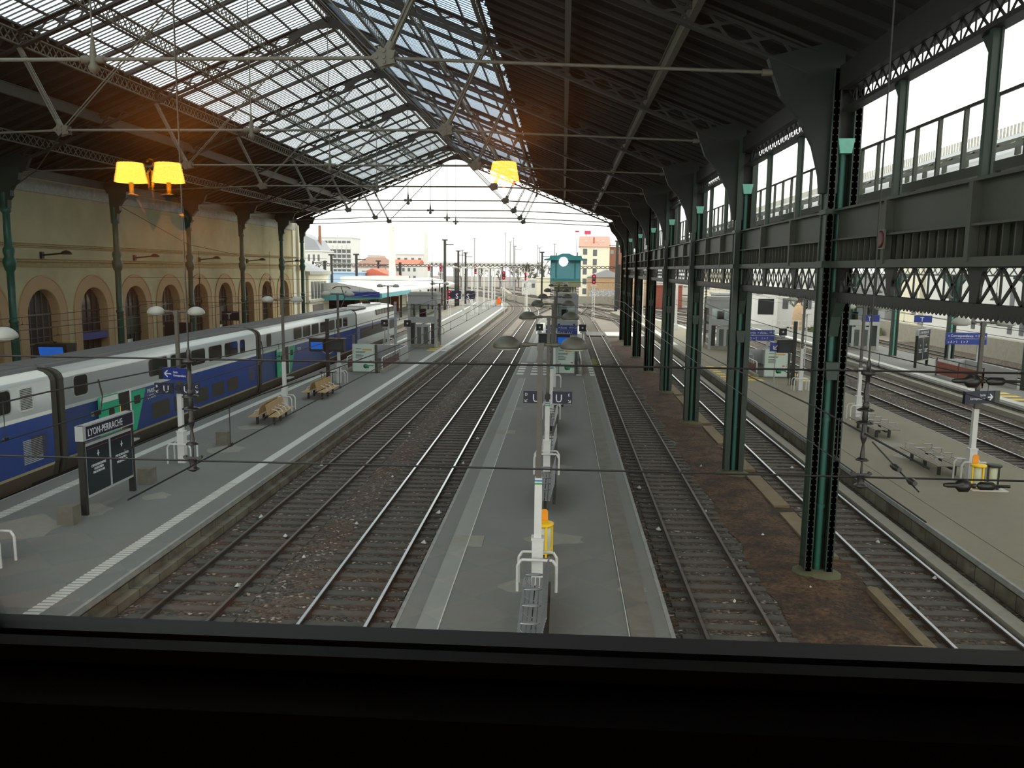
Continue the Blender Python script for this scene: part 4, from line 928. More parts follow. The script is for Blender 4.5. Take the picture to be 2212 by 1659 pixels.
# departure screens
emit('screen_blue', (40, 96, 190), .55)
def screens(x, y, label, dark=False, one=False, lit=-1):
    t = thing('departure_screen', label, 'screen', (x, y, .6), group='departure screens on posts')
    MB().box(-.1, .1, -.1, .1, 0, 4.2).build('post', 'iron_dark', t)
    b = MB()
    for dx in (-.35, -.15, .15, .35): b.tube((dx, -.3, 0), (dx, -.3, .85), .02)
    b.path([(-.45, .25, .85), (-.45, -.3, .85), (.45, -.3, .85), (.45, .25, .85)], .03); b.build('guard_rail', 'iron_dark', t)
    for s in (-1, 1):
        if one and s > 0: continue
        hd = MB().prism([(-.25, 2.2), (.15, 2.1), (.3, 2.6), (.1, 2.95), (-.3, 2.95)], 'x', s*.62-.48, s*.62+.48).build('screen_case', 'iron_dark', t)
        MB().box(s*.62-.56, s*.62+.56, -.35, .35, 2.95, 2.99).build('hood', 'iron_dark', hd)
        MB().add([(s*.62-.38, -.262, 2.3), (s*.62+.38, -.262, 2.3), (s*.62+.38, -.295, 2.75), (s*.62-.38, -.295, 2.75)], [(0, 1, 2, 3)]).build('display', 'screen_blue' if s == lit else 'dark_glass', hd)
        MB().bar((s*.1, 0, 2.0), (s*.55, -.05, 2.3), .05, .05).build('arm', 'steel_grey', hd)
    return t
screens(-14.75, 51, 'pair of departure screens on a post on the left platform, the left one lit blue', lit=-1)
screens(-.54, 57.6, 'departure screens on a post by the central platform staircase, right one lit blue', lit=1)
screens(15.3, 55.2, 'departure screen on an arm beside the right platform staircase', lit=5, one=True)
t = thing('arrow_sign', 'small dark blue sign with a white diagonal arrow beside the right platform screen', 'sign', (14.1, 55.2, 3.1)); MB().box(-.38, .38, -.04, .04, -.3, .3).build('board', 'blue_sign', t)
MB().bar((.15, -.05, .17), (-.15, -.05, -.15), .07, .01, (0, 1, 0)).bar((-.15, -.05, -.15), (-.15, -.05, .08), .06, .01, (0, 1, 0)).bar((-.15, -.05, -.15), (.08, -.05, -.15), .06, .01, (0, 1, 0)).build('arrow', 'sign_white', t); MB().tube((0, .05, -2.5), (0, .05, .3), .04).build('post', 'steel_grey', t)

# ---------------------------------------------------------------- staircases with poster panel
mat('poster_mint', (208, 224, 214), .5); mat('poster_green', (60, 150, 110), .5); mat('poster_orange', (226, 160, 70), .5); mat('poster_red', (190, 60, 70), .5)
def staircase(x, y, label, w=1.62, side=1):
    t = thing('staircase_enclosure', label, 'staircase', (x, y, .6), group='platform staircases with poster panels')
    ph = 2.05; x0, x1 = -w/2, w/2
    pn = MB().box(x0, x1, -.1, .1, .08, ph).build('poster_board', 'steel_grey', t)
    MB().prism(rrect(x0+.03, x1-.03, .13, ph-.04, .1), 'y', -.115, -.09).build('poster', 'poster_mint', pn)
    b = MB(); 
    for k, (a, c, zz) in enumerate(((.18, .55, 1.72), (.15, .85, 1.5), (.15, .8, 1.44), (.15, .55, 1.3), (.15, .7, 1.22), (.15, .68, 1.14), (.15, .66, 1.06))): b.box(x0+a+.1, x0+c+.1, -.12, -.112, zz, zz+.03)
    b.build('poster_text', 'wall_dark', pn)
    MB().box(x0+.75, x1-.22, -.122, -.112, 1.62, 1.72).build('orange_bar', 'poster_orange', pn)
    MB().lathe([(0, -.002), (.17, 0), (0, .006)], c=(.15, -.118, .5), axis='y', n=14).lathe([(0, -.002), (.09, 0), (0, .006)], c=(.3, -.118, .42), axis='y', n=10).box(.2, .7, -.121, -.112, .5, .58).build('green_figure', 'poster_green', pn)
    MB().box(.42, .6, -.121, -.112, .82, .9).box(.68, .76, -.121, -.112, .84, .9).build('red_figure', 'poster_red', pn)
    b = MB()
    for k in range(12): xx = x0+.08+(k % 3)*.045; b.box(xx, xx+.025, -.12, -.112, .3+k*.13, .33+k*.13); b.box(x1-.1, x1-.07, -.12, -.112, .25+k*.14, .29+k*.14)
    b.build('leaf_pattern', 'poster_green', pn)
    MB().box(x1+.04, x1+.14, -.16, .1, 0, ph).build('end_post', 'iron_plate', t)
    for s in (-1, 1):
        xs = s*(w/2+.45)
        b = MB().path([(xs, .1, .35), (xs, .1, .95), (xs, .3, 1.1), (xs, 6.2, 1.1)], .035, 8)
        for k in range(8): b.tube((xs, .3+k*.82, .2), (xs, .3+k*.82, 1.1), .02)
        b.build('handrail', 'white_metal', t)
        MB().box(xs-.02, xs+.02, .3, 6.1, .3, .85).build('rail_panel', 'maroon', t)
        MB().box(xs-.12, xs+.12, .0, 6.4, 0, .22).build('kerb', 'concrete', t)
    MB().box(x0-.5, x1+.5, 9.5, 9.65, 0, 1.15).box(x0-.55, x0-.45, 6.3, 9.6, 0, 1.15).box(x1+.45, x1+.55, 6.3, 9.6, 0, 1.15).build('parapet', 'steel_grey', t)
    MB().box(x0-.3, x1+.3, .3, 9.2, .001, .03).build('stairwell', 'wall_dark', t)
    return t
staircase(-14.0, 57.4, 'staircase with white and green poster board on the left platform')
staircase(.22, 58.6, 'staircase with white and green poster board on the central platform', w=1.42)
staircase(15.05, 58.7, 'staircase with white and green poster board on the right platform')
# bicycle leaning near right staircase is too small to model faithfully, the rail loop stands there
# lift towers
pane('lift_glass', (224, 230, 228), 1.0, .05)
def lift(x, y, w, d, label, ztop=5.2):
    t = thing('lift_tower', label, 'lift', (x, y, .6), group='grey lift towers on the platforms')
    b = MB()
    for sx_ in (-1, 1):
        for yy in (0, d): b.box(sx_*w/2-.12, sx_*w/2+.12, yy-.12, yy+.12, 0, ztop-.9)
    b.box(-w/2, w/2, -.1, .1, 2.55, 2.9); b.box(-w/2, w/2, -.14, d, 2.35, 2.6); b.build('frame', 'steel_grey', t)
    MB().box(-w/2-.12, w/2+.12, -.15, d+.15, ztop-1.1, ztop-.12).box(-w/2-.16, w/2+.16, -.2, d+.2, ztop-.3, ztop-.22).build('roof_box', 'steel_grey', t)
    MB().box(-w/2, w/2, 0, d, ztop-.12, ztop).build('roof', 'cornice_grey', t)
    MB().box(-w/2+.1, w/2-.1, -.02, 0, 2.9, ztop-1.1).build('upper_glazing', 'lift_glass', t); MB().box(w/2-.02, w/2, .1, d-.1, .5, ztop-1.1).box(-w/2, -w/2+.02, .1, d-.1, .5, ztop-1.1).build('side_glazing', 'lift_glass', t)
    dr = MB().box(-w*.28, w*.28, -.06, 0, 0, 2.2).build('door', 'steel_grey', t)
    MB().box(-w*.2, -w*.05, -.07, -.055, .3, 1.95).box(w*.04, w*.2, -.07, -.055, .3, 1.95).build('door_glass', 'lift_glass', dr)
    MB().box(-w*.46, -w*.32, -.03, 0, .1, 2.3).box(w*.32, w*.46, -.03, 0, .1, 2.3).build('side_panel', 'dark_glass', t)
    MB().box(-.5, .1, d*.45, d*.6, 2.4, 3.6).build('motor', 'iron_dark', t)
    MB().box(-w/2-.05, w/2+.05, -.1, d+.1, 0, .35).build('plinth', 'concrete', t)
    return t
lift(-13.1, 76.8, 2.5, 2.6, 'grey glazed lift tower on the left platform')
lift(.4, 79, 1.9, 2.6, 'grey lift tower below the signal cabin on the central platform')
lift(15.5, 79.5, 2.9, 3.0, 'grey glazed lift tower seen between the green columns', ztop=5.0)
t = lift(29.0, 82, 3.2, 3.0, 'tall glass lift tower on the far right platform', ztop=6.0)
# small kiosk blocks under the signal cabin
t = thing('service_cabin', 'low ribbed grey service cabin in front of the lift on the central platform', 'cabin', (.4, 73.5, .6))
b = MB().box(-.85, .85, 0, 1.6, 0, 1.7)
for k in range(9): b.box(-.85+k*.2, -.78+k*.2, -.03, 0, .05, 1.6)
b.build('body', 'steel_grey', t); MB().box(-.9, .9, -.05, 1.65, 1.7, 1.76).build('roof', 'iron_plate', t)
t = thing('equipment_block', 'tall plain grey equipment block right behind the central lift tower', 'cabin', (.5, 95, .6)); MB().box(-1.0, 1.15, 0, 3, 0, 3.6).build('body', 'steel_grey', t); MB().box(-1.05, 1.2, -.05, 3.05, 3.6, 3.8).build('roof', 'cornice_grey', t)

# ---------------------------------------------------------------- benches
def bench(x, y, ln, label, mseat, mback, rz=PI/2, both=True, arms='rod', seats=5, backs=True, gap=.0, loc_z=.6, sides=(-1, 1)):
    """row of seats; local x along the row, seats face -y (front) and +y (rear)"""
    t = thing('platform_bench', label, 'bench', (x, y, loc_z), rz=rz, group='back-to-back platform benches')
    for s in sides:
        b = MB()
        for k in range(5): yy = s*(.12+gap+k*.095); b.box(0, ln, min(yy, yy+s*.07), max(yy, yy+s*.07), .42-.01*(k == 4), .45)
        b.build('seat', mseat if (backs or s < 0) else mseat, t)
        if backs:
            b = MB()
            for i in range(seats):
                xa = i*ln/seats+.02; xb = (i+1)*ln/seats-.02
                for k in range(9): zz = .5+k*.055; yy = s*(.1+gap-.014*k); b.box(xa, xb, min(yy, yy+s*.02), max(yy, yy+s*.02), zz, zz+.045)
            b.build('backrest', mback, t)
        b = MB()
        for i in range(0 if arms == 'ring' else 1, seats+ (0 if arms == 'ring' else 0)):
            xx = i*ln/seats + (ln/seats/2 if arms == 'ring' else 0)
            if arms == 'ring':
                pts = [(xx+.055*math.cos(a), s*(.33+gap)+.2*math.sin(a), .68) for a in [q*PI/6 for q in range(13)]]; b.path(pts, .014, 5); b.box(xx-.04, xx+.04, min(s*.2, s*.48)+s*gap, max(s*.2, s*.48)+s*gap, .675, .69); b.path([(xx, s*(.5+gap), .68), (xx, s*(.52+gap), .55), (xx, s*(.42+gap), .43), (xx, s*(.2+gap), .41)], .014, 5)
            else: b.path([(xx, s*(.12+gap), .72), (xx, s*(.42+gap), .62), (xx, s*(.5+gap), .45)], .02, 5)
        b.build('armrests', 'white_metal' if arms != 'ring' else 'steel', t)
    b = MB(); b.box(.05, ln-.05, -.05, .05, .3, .38)
    b.build('beam', 'iron_dark', t)
    for f in ((.15, .5, .85) if ln > 2 else (.2, .8)):
        for s in sides: MB().box(ln*f-.05, ln*f+.05, s*(.28+gap)-.05, s*(.28+gap)+.05, 0, .42).build('leg', 'iron_dark', t)
    return t
bench(-13.9, 37.2, 3.0, 'wooden back-to-back bench on the left platform, nearer to the window', 'wood', 'wood', rz=math.radians(94), gap=.12)
bench(-13.9, 45.0, 3.0, 'wooden back-to-back bench on the left platform, in front of the departure screens', 'wood', 'wood', rz=math.radians(90), gap=.12, seats=4)
bench(-.2, 14.6, 3.4, 'grey slatted steel bench with ring armrests at the bottom of the picture', 'steel', 'steel', rz=PI/2, arms='ring', sides=(1,), seats=4)
bench(-.15, 24.4, 3.6, 'grey steel bench on the central platform, second from the window', 'steel', 'steel', rz=PI/2, arms='ring', sides=(1,), seats=5)
bench(-.15, 31.0, 3.2, 'grey steel bench on the central platform, third from the window', 'steel', 'steel', rz=PI/2, arms='ring', sides=(1,), seats=5)
bench(-.15, 36.6, 3.4, 'grey steel bench on the central platform, farthest from the window', 'steel', 'steel', rz=PI/2, arms='ring', sides=(1,), seats=5)
bench(14.35, 30.3, 3.3, 'flat wooden seat row with ring armrests beside the yellow bin on the right platform', 'wood_grey', 'wood_grey', rz=math.radians(91), arms='ring', seats=4, backs=False)
bench(14.65, 37.3, 3.2, 'flat wooden seat row with ring armrests farther back on the right platform', 'wood_grey', 'wood_grey', rz=math.radians(91), arms='ring', seats=4, backs=False)
# ---------------------------------------------------------------- bins
def bin_(x, y, label, ring, lid=True, plate=False):
    t = thing('waste_bin', label, 'bin', (x, y, .6), group='bag bins on the platforms')
    MB().lathe([(.17, .12), (.2, .15), (.2, .74), (.16, .78)], n=14).build('bag', 'bag', t)
    MB().lathe([(.14, .8), (.25, .8), (.26, .86), (.14, .87)], n=18).build('top_ring', ring, t)
    b = MB()
    for a in (.3, 1.87, 3.44, 5.0): b.box(.23*math.cos(a)-.025, .23*math.cos(a)+.025, .23*math.sin(a)-.02, .23*math.sin(a)+.02, 0, .82)
    b.lathe([(.2, .08), (.25, .08), (.25, .14), (.2, .14)], n=16); b.build('frame', ring, t)
    if lid: MB().prism([(-.1, .86), (.1, .86), (.1, 1.1), (.05, 1.16), (-.05, 1.16), (-.1, 1.1)], 'y', .22, .25).build('lid', mat('bin_lid_%d' % random.randint(0, 99999), (236, 150, 30), .4), t)
    return t
bin_(-.38, 20.8, 'yellow bag bin behind the first lamp pole on the central platform', 'yellow')
bin_(14.5, 28.85, 'yellow bag bin on the right platform beside the grey one', 'yellow')
bin_(15.05, 28.9, 'grey bag bin on the right platform beside the yellow one', 'iron_dark', lid=False)
tag(MB().box(14.2, 15.4, 28.5, 29.2, .6, .625).build('base_plate', 'white_paint'), 'pale base plate under the two bins on the right platform', 'plate')
bin_(-.1, 44.4, 'grey bag bin behind the benches of the central platform', 'iron_dark', lid=False)
# things on the platform along the wall
t = thing('departure_screen', 'blue-lit departure monitor against the station wall, left of the second green column', 'screen', (-27.2, 42.6, .6)); MB().box(-.06, .06, -.06, .06, 0, 3.3).build('post', 'iron_dark', t)
MB().prism([(-.3, 2.3), (.35, 2.3), (.5, 3.2), (-.5, 3.2)], 'x', -.8, .9).build('screen_case', 'iron_dark', t); MB().add([(-.65, -.36, 2.45), (.7, -.36, 2.45), (.7, -.48, 3.05), (-.65, -.48, 3.05)], [(0, 1, 2, 3)]).build('display', 'screen_blue', t)
t = thing('advertising_case', 'large dark advertising case on the platform along the station wall', 'advertising case', (-26.0, 54.5, .6)); MB().box(-.9, .9, -.15, .15, 1.2, 3.6).build('case', 'black', t); MB().box(-.8, -.7, -.06, .06, 0, 1.2).build('leg', 'iron_dark', t); MB().box(.7, .8, -.06, .06, 0, 1.2).build('leg', 'iron_dark', t)
t = thing('platform_letter_sign', 'dark sign with a white letter T against the station wall', 'sign', (-27.2, 66.2, .6)); MB().box(-.7, .75, -.05, .05, 3.0, 3.75).build('sign_board', 'navy', t); text(t, 'T', (-.3, -.06, 3.1), .7, 'sign_white'); MB().box(-.05, .05, .05, .12, 0, 3.7).build('post', 'iron_dark', t)
for x, l in ((27.1, 'blue sign with the letter T on the far right platform, left of two'), (31.6, 'blue sign with the letter T on the far right platform, right of two')):
    t = thing('platform_letter_sign', l, 'sign', (x, 74.5, .6), group='letter T signs'); MB().box(-.75, .75, -.05, .05, 3.15, 3.75).build('sign_board', 'blue_sign', t); text(t, 'T', (-.1, -.06, 3.22), .55, 'sign_white', align='CENTER'); MB().box(-.05, .05, .05, .12, 0, 3.7).build('post', 'steel_grey', t)
t = thing('ticket_machine', 'grey ticket machine with a yellow band beside the station wall', 'machine', (-29.4, 82, .6)); MB().box(-.5, .5, -.4, .4, 0, 2.2).build('body', 'steel_grey', t); MB().box(-.4, .45, -.42, -.4, 1.8, 2.0).build('yellow_band', 'yellow', t)
tag(MB().box(28.3, 31.6, 46, 50, .6, 3.0).build('ribbed_kiosk', brick('corrugated', (150, 154, 154), (140, 144, 144), (96, 98, 98), .18, 9, axis='XZ', msize=.03)), 'grey corrugated kiosk on the far right platform', 'kiosk')
t = thing('staircase_enclosure', 'staircase with red-brown rail panels on the far right platform', 'staircase', (28.4, 55.2, .6))
MB().box(-.9, -.82, 0, 6.8, .15, 1.05).build('rail_panel', 'red_brown', t); MB().path([(-.86, 0, 1.3), (-.86, 6.8, 1.3)], .04).box(-.9, -.84, 0, .08, 0, 1.3).box(-.9, -.84, 3.4, 3.46, 0, 1.3).box(-.9, -.84, 6.8, 6.86, 0, 1.3).build('handrail', 'iron_dark', t)
MB().box(-.9, 1.3, 6.9, 7.05, 0, 1.2).box(1.2, 1.3, 0, 7, 0, 1.2).build('parapet', 'steel_grey', t)
tag(MB().box(30.0, 31.4, 54, 54.1, .7, 2.2).build('graffiti_board', brick('graffiti_red', (170, 50, 44), (225, 215, 205), (200, 190, 180), .31, .16, axis='XZ')), 'red and white mottled board behind the far staircase', 'board')
mat('b_white', (214, 214, 210), .8); mat('b_cream', (232, 226, 202), .8, noise=.1); mat('b_grey', (150, 152, 154), .8); mat('b_glass', (92, 96, 100), .3); mat('tile_red', (200, 110, 84), .8, noise=.2); mat('tile_pink', (220, 140, 124), .8)
mat('tile_brown', (150, 118, 104), .8, noise=.2); mat('slate', (150, 154, 160), .7); mat('b_blue', (170, 200, 226), .7); mat('b_brown', (150, 104, 84), .8, noise=.2); mat('b_tan', (186, 158, 124), .85, noise=.2); mat('hedge', (110, 120, 60), .95, noise=.5, scale=2)

# ---------------------------------------------------------------- overhead line
def wire_set(X0, y0, y1, label, zc=5.3, zm=5.95, first=11.0, span=43.4, hooks=True):
    t = thing('overhead_line', label, 'overhead line', (X0, 0, 0), group='overhead lines along the tracks')
    pts = []; y = y0
    cv = lambda Y: cx(X0, Y)-X0
    n = int((y1-y0)/4)
    cw = [(cv(y0+(y1-y0)*i/n), y0+(y1-y0)*i/n, zc) for i in range(n+1)]
    def sag(Y): u = ((Y-first) % span)/span; return zm-1.0*(.32)*4*u*(1-u)
    mw = [(p[0], p[1], sag(p[1])) for p in cw]
    MB().path(cw, .012, 4).build('contact_wire', 'black', t); MB().path(mw, .014, 4).build('carrier_wire', 'black', t)
    b = MB(); Y = y0+3
    while Y < y1: b.tube((cv(Y), Y, zc), (cv(Y), Y, sag(Y)), .008, 4); b.box(cv(Y)-.02, cv(Y)+.02, Y-.05, Y+.05, zc-.01, zc+.04); Y += 6.2
    b.build('droppers', 'black', t)
    return t
wire_set(-19.4, 9, 200, 'overhead line above the high-speed train'); wire_set(-8.56, 9, 200, 'overhead line above the track beside the left platform'); wire_set(-5.0, 9, 200, 'overhead line above the track left of the central platform')
wire_set(4.02, 9, 200, 'overhead line above the track right of the central platform'); wire_set(9.2, 9, 200, 'overhead line between the green columns and the right platform')
wire_set(19.3, 14, 180, 'overhead line right of the right platform'); wire_set(23.1, 14, 180, 'overhead line beside the far platform'); wire_set(-24.2, 14, 180, 'overhead line beside the station wall platform')
def insul(x, y, label, ztop=13.2, zu=6.72, zl=5.3):
    t = thing('insulator_string', label, 'insulator', (x, y, 0), group='hanging insulator strings')
    MB().tube((0, 0, zu), (0, 0, ztop), .012, 5).build('hanger_rod', 'iron_dark', t)
    d = lambda z, r: [(.02, z+.02), (r*.6, z+.012), (r, z-.008), (r, z-.02), (.02, z-.01)]
    b = MB().lathe([(.012, zu+.16), (.03, zu+.12), (.03, zu+.02), (.09, zu), (.09, zu-.04), (.03, zu-.06), (.028, zu-.2), (.04, zu-.24), (.03, zu-.42)], n=12)
    b.lathe([(.03, zu-.4), (.045, zu-.42), (.045, zu-.48), (.03, zu-.5)], n=10); b.lathe(d(zu-.5, .11), n=16); b.lathe([(.035, zu-.51), (.04, zu-.64), (.03, zu-.66)], n=10); b.lathe(d(zu-.67, .115), n=16); b.lathe([(.035, zu-.68), (.03, zu-.8), (.045, zu-.83), (.04, zu-.9), (.015, zu-.97), (.03, zu-1.08), (.035, zu-1.16)], n=10)
    b.lathe(d(zu-1.17, .085), n=14); b.tube((0, 0, zl+.05), (0, 0, zu-1.1), .014, 6); b.build('insulator', 'insulator', t)
    MB().box(-.11, .11, -.02, .02, zl+.02, zl+.05).lathe([(.025, -.025), (.025, .025)], c=(-.11, 0, zl+.05), axis='y', n=8).lathe([(.025, -.025), (.025, .025)], c=(.11, 0, zl+.05), axis='y', n=8).lathe([(.06, 0), (.045, -.08), (.05, -.11), (.085, -.13), (.085, -.145), (.02, -.18)], c=(0, 0, zl+.02), n=12).build('clamp', 'insulator', t)
    return t
i0 = insul(-5.13, 11, 'hanging string of dark insulator discs in front of the left platform lamp, near the window')
insul(4.02, 11, 'hanging string of dark insulator discs over the right platform benches, near the window')
for i, (x, y) in enumerate(((-8.56, 54.0), (-19.4, 54.0), (9.2, 54.0), (-24.2, 54.0))):
    insul(x, y, 'distant string of insulators hanging over the %s' % ['track beside the left platform', 'train roof', 'track behind the green columns', 'platform along the station wall'][i], ztop=9.0, zu=7.2, zl=5.5)
for z0, l in ((6.73, 'upper'), (5.3, 'lower')):
    b = MB(); n = 40
    pts = [(-13+ (26.0)*i/n, 11.0, z0+.0022*((-13+26.0*i/n))**2*.0) for i in range(n+1)]
    b.path(pts, .014, 5); tag(b.build('cross_span_wire', 'black'), '%s black wire stretched across the tracks close to the window' % l, 'wire', 'cross-span wires near the window')
for i, z0 in enumerate((6.62, 5.22)):
    t = thing('wire_tensioner', 'dark tensioner with insulators on the %s cross wire at the right edge' % ['upper', 'lower'][i], 'tensioner', (5.35, 11, z0), group='tensioners on the cross wires')
    MB().lathe([(.02, -.25), (.035, -.2), (.035, -.1), (.09, -.05), (.09, .05), (.03, .1), (.03, .16)], axis='x', n=12).lathe([(.02, .18), (.055, .22), (.055, .38), (.02, .42), (.02, .6)], axis='x', n=10).build('insulator', 'insulator', t)
t = thing('line_coupling', 'dark metal coupling joining the wire right of the near insulator string', 'coupling', (4.1, 10.0, 5.5))
MB().tube((-.0, .9, .3), (.25, 0, -.12), .012, 5).lathe([(.03, -.12), (.045, 0), (.03, .12)], c=(.12, .4, .08), axis='y', n=8).lathe([(.03, -.1), (.05, 0), (.03, .1)], c=(.2, .1, -.02), axis='y', n=8).build('fittings', 'insulator', t)
for y, xa in ((54.0, 9.2),):
    for z0, l in ((7.2, 'upper'), (5.6, 'lower')): tag(MB().tube((-29, y, z0), (6.7, y, z0), .012, 5).build('cross_span_wire', 'black'), '%s distant wire stretched across the hall between the column rows' % l, 'wire', 'distant cross-span wires')
# loose wires sloping across the upper left
tag(MB().path([(-29.7, 43.5, 12.0), (-24, 37, 12.2), (-9.2, 18, 14.6), (-1.0, 18.0, 17.0)][:2]+[(-19, 31, 12.9)], .03, 5).build('cable', 'black'), 'dark cable sloping from the top of a green wall column towards the roof', 'cable')
tag(MB().path([(-29.6, 54.4, 11.9), (-28.5, 62, 9.6), (-27.5, 70, 8.9), (-25, 86.9, 8.9)], .02, 5).build('cable', 'black'), 'thin dark cable drooping along the cream station wall', 'cable')
for (x, y) in ((-11.6, 23.6), (-10.6, 37.0)):
    t = thing('wire_clamp', 'small dark clamp with droppers on the %s overhead wire over the left platform' % ('nearer' if y < 30 else 'farther'), 'clamp', (-8.56, y*.62, 5.3)); MB().box(-.03, .03, -.25, -.02, -.05, .03).path([(0, 0, 0), (.03, .05, .3), (0, 0, .6)], .015, 5).build('fitting', 'insulator', t)

# ---------------------------------------------------------------- signal cabin
mat('cab_glare_teal', (40, 112, 116), .5); mat('cab_glass', (70, 130, 140), .15); mat('cab_wall', (120, 122, 96), .8, noise=.2)  # teal tint of the glare over the cabin is put into its colour
t = thing('signal_cabin', 'tall signal cabin with a teal top on a narrow tower behind the central platform', 'signal cabin', (.3, 113.5, .6))
MB().box(-1.5, 1.5, 0, 3.2, 0, 5.2).build('tower', 'cab_wall', t); MB().box(1.15, 1.3, -.1, 0, 0, 5.2).box(.8, .9, -.1, 0, 0, 5.2).build('downpipe', 'steel_grey', t)
MB().box(-2.1, 2.1, -.5, 3.7, 5.1, 5.9).build('cabin_base', 'cab_wall', t)
MB().box(-2.05, 2.05, -.45, 3.65, 5.9, 8.7).build('cabin', 'cab_glare_teal', t)
for a, b_ in ((-1.95, -1.4), (-1.15, 1.15), (1.4, 1.95)): MB().box(a, b_, -.48, -.44, 6.2, 8.3).build('window', 'cab_glass', t)
MB().prism([(-2.9, 8.7), (2.9, 8.7), (2.95, 8.8), (2.2, 8.95), (2.1, 9.3), (-2.1, 9.3), (-2.2, 8.95), (-2.95, 8.8)], 'y', -1.1, 4.3).prism([(-1.2, 9.3), (1.2, 9.3), (.5, 9.6), (-.5, 9.6)], 'y', .3, 2.8).build('roof', 'cab_glare_teal', t)
MB().tube((-1.3, 1, 9.3), (-1.3, 1, 9.7), .08).tube((1.6, 1, 9.3), (1.6, 1, 9.8), .08).build('vent_pipe', 'iron_plate', t)

# ---------------------------------------------------------------- signals and masts
emit('lamp_red', (255, 30, 50), 6.0); emit('lamp_white', (255, 240, 200), 5.0)
mat('signal_pink', (200, 60, 90), .5)
def signal(x, y, z, label, lit=True, ground=0.0, fat=.78):
    t = thing('rail_signal', label, 'signal', (x, y, ground), group='railway signals in the yard'); z -= ground
    b = MB()
    for s in (-.18, .18): b.box(s-.04, s+.04, -.04, .04, 0, z-.9)
    k = 0
    while k*.4 < z-1.2: b.bar((-.18, 0, k*.4), (.18, 0, k*.4+.4), .04, .04); k += 1
    b.box(-.5, .5, -.3, .3, z-.95, z-.88); b.build('mast', 'white_metal', t)
    h = MB().prism([(.42*fat*math.cos(a), z+(.62 if math.sin(a) >= 0 else -.62)*fat+.42*fat*math.sin(a)) for a in [q*PI/8 for q in range(16)]], 'y', -.08, .08).build('backboard', 'signal_pink' if lit else 'sign_white', t)
    MB().prism([(.34*fat*math.cos(a), z+(.6 if math.sin(a) >= 0 else -.6)*fat+.34*fat*math.sin(a)) for a in [q*PI/8 for q in range(16)]], 'y', -.12, -.07).build('target', 'black', h)
    for k in (-.55, 0, .55): MB().lathe([(0, -.03), (.15*fat, -.02), (.15*fat, .02), (0, .02)], c=(0, -.15, z+k*fat), axis='y', n=10).build('lens', ('lamp_red' if (lit and k) else 'dark_glass'), h)
    return t
signal(-17.9, 170, 7.7, 'railway signal showing two red lamps on the gantry side, left of the white lamp masts')
signal(-10.75, 150, 6.9, 'railway signal showing two red lamps at the tip of the left platform')
signal(-6.64, 150, 6.76, 'railway signal with two red lamps standing alone among the tracks left of the signal cabin')
signal(4.79, 130, 6.6, 'railway signal with two red lamps on a white ladder mast right of the signal cabin')
signal(-25.43, 171.5, 8.1, 'small red railway signal hanging under the gantry, right of two', fat=.62); signal(-27.9, 171.5, 8.1, 'small red railway signal hanging under the gantry, left of two', fat=.62)
signal(-17.6, 128, 4.0, 'low red railway signal behind the lift tower', fat=.7)
signal(20.7, 72, 5.4, 'unlit dark railway signal with a white rim right of the nearest lift tower', lit=False, fat=.55)
t = thing('signal_gantry', 'long dark signal gantry spanning all tracks beyond the hall', 'gantry', (0, 172, 0))
b = MB(); lattice(b, (-52, 0, 8.3), (30, 0, 8.3), .5, 90, .1, .09); b.build('beam', 'iron_dark', t)
for x in (-50, -34, -22.3, 11.5, 28): MB().box(x-.25, x+.25, -.25, .25, 0, 9.2).build('leg', 'iron_dark', t)
PT = [(-21.45, 150, 13.0, .22), (-22.3, 176, 11.6, .2), (-22.4, 190, 11.5, .2), (-4.5, 176, 11.5, .2), (10.2, 160, 13.4, .28), (-39.5, 140, 10.0, .18), (-35.2, 140, 10.1, .18), (-35.9, 160, 9.2, .18), (-12, 205, 13.5, .16), (-2.5, 235, 15, .16), (-7.5, 260, 14.5, .16), (-16, 250, 16, .16), (16, 210, 12, .2), (24, 150, 11, .2), (34, 170, 11, .2), (-28, 230, 13, .16), (-30, 280, 18, .16), (-18, 300, 19, .16), (-10, 320, 17, .16), (-23, 330, 22, .16)]
MM = None
PT.sort(key=lambda q: q[0]/q[1])
NTH = ORD+['eighteenth', 'nineteenth', 'twentieth']
for i, (x, y, h, w) in enumerate(PT):
    t = thing('line_mast', 'overhead line mast in the yard beyond the hall, %s counted from the left' % NTH[i], 'mast', (x, y, 0), group='overhead line masts in the yard')
    mm_ = 'iron_dark' if y < 200 else 'b_grey'; MB().box(-w, w, -w, w, 0, h).build('mast', mm_, t); MB().box(-w, 1.6*(1 if x < 0 else -1), -.06, .06, h-.8, h-.65).box(-.5, .5, -.12, .12, h, h+.25).build('bracket', mm_, t)
mat('mast_white', (214, 220, 216), .6, noise=.4, scale=.4, col2=(206, 170, 130))
for x, y, h, l in ((-31.0, 150, 16.2, 'tall white tapering concrete mast behind the canopy, the left and nearer one'), (-31.4, 190, 16.6, 'tall white tapering concrete mast behind the canopy, the right and farther one')):
    t = thing('concrete_mast', l, 'mast', (x, y, 0), group='tall white tapering masts'); MB().prism([(-.5, h), (0.1, h), (.75, 0), (-.75, 0)], 'y', -.4, .4).build('mast', 'mast_white', t)
    MB().bar((.1, 0, h-1), (1.8, 0, h-1.3), .06, .06).bar((.1, 0, h-1.4), (1.9, 0, h-2), .06, .06).build('arm', 'iron_grey', t)
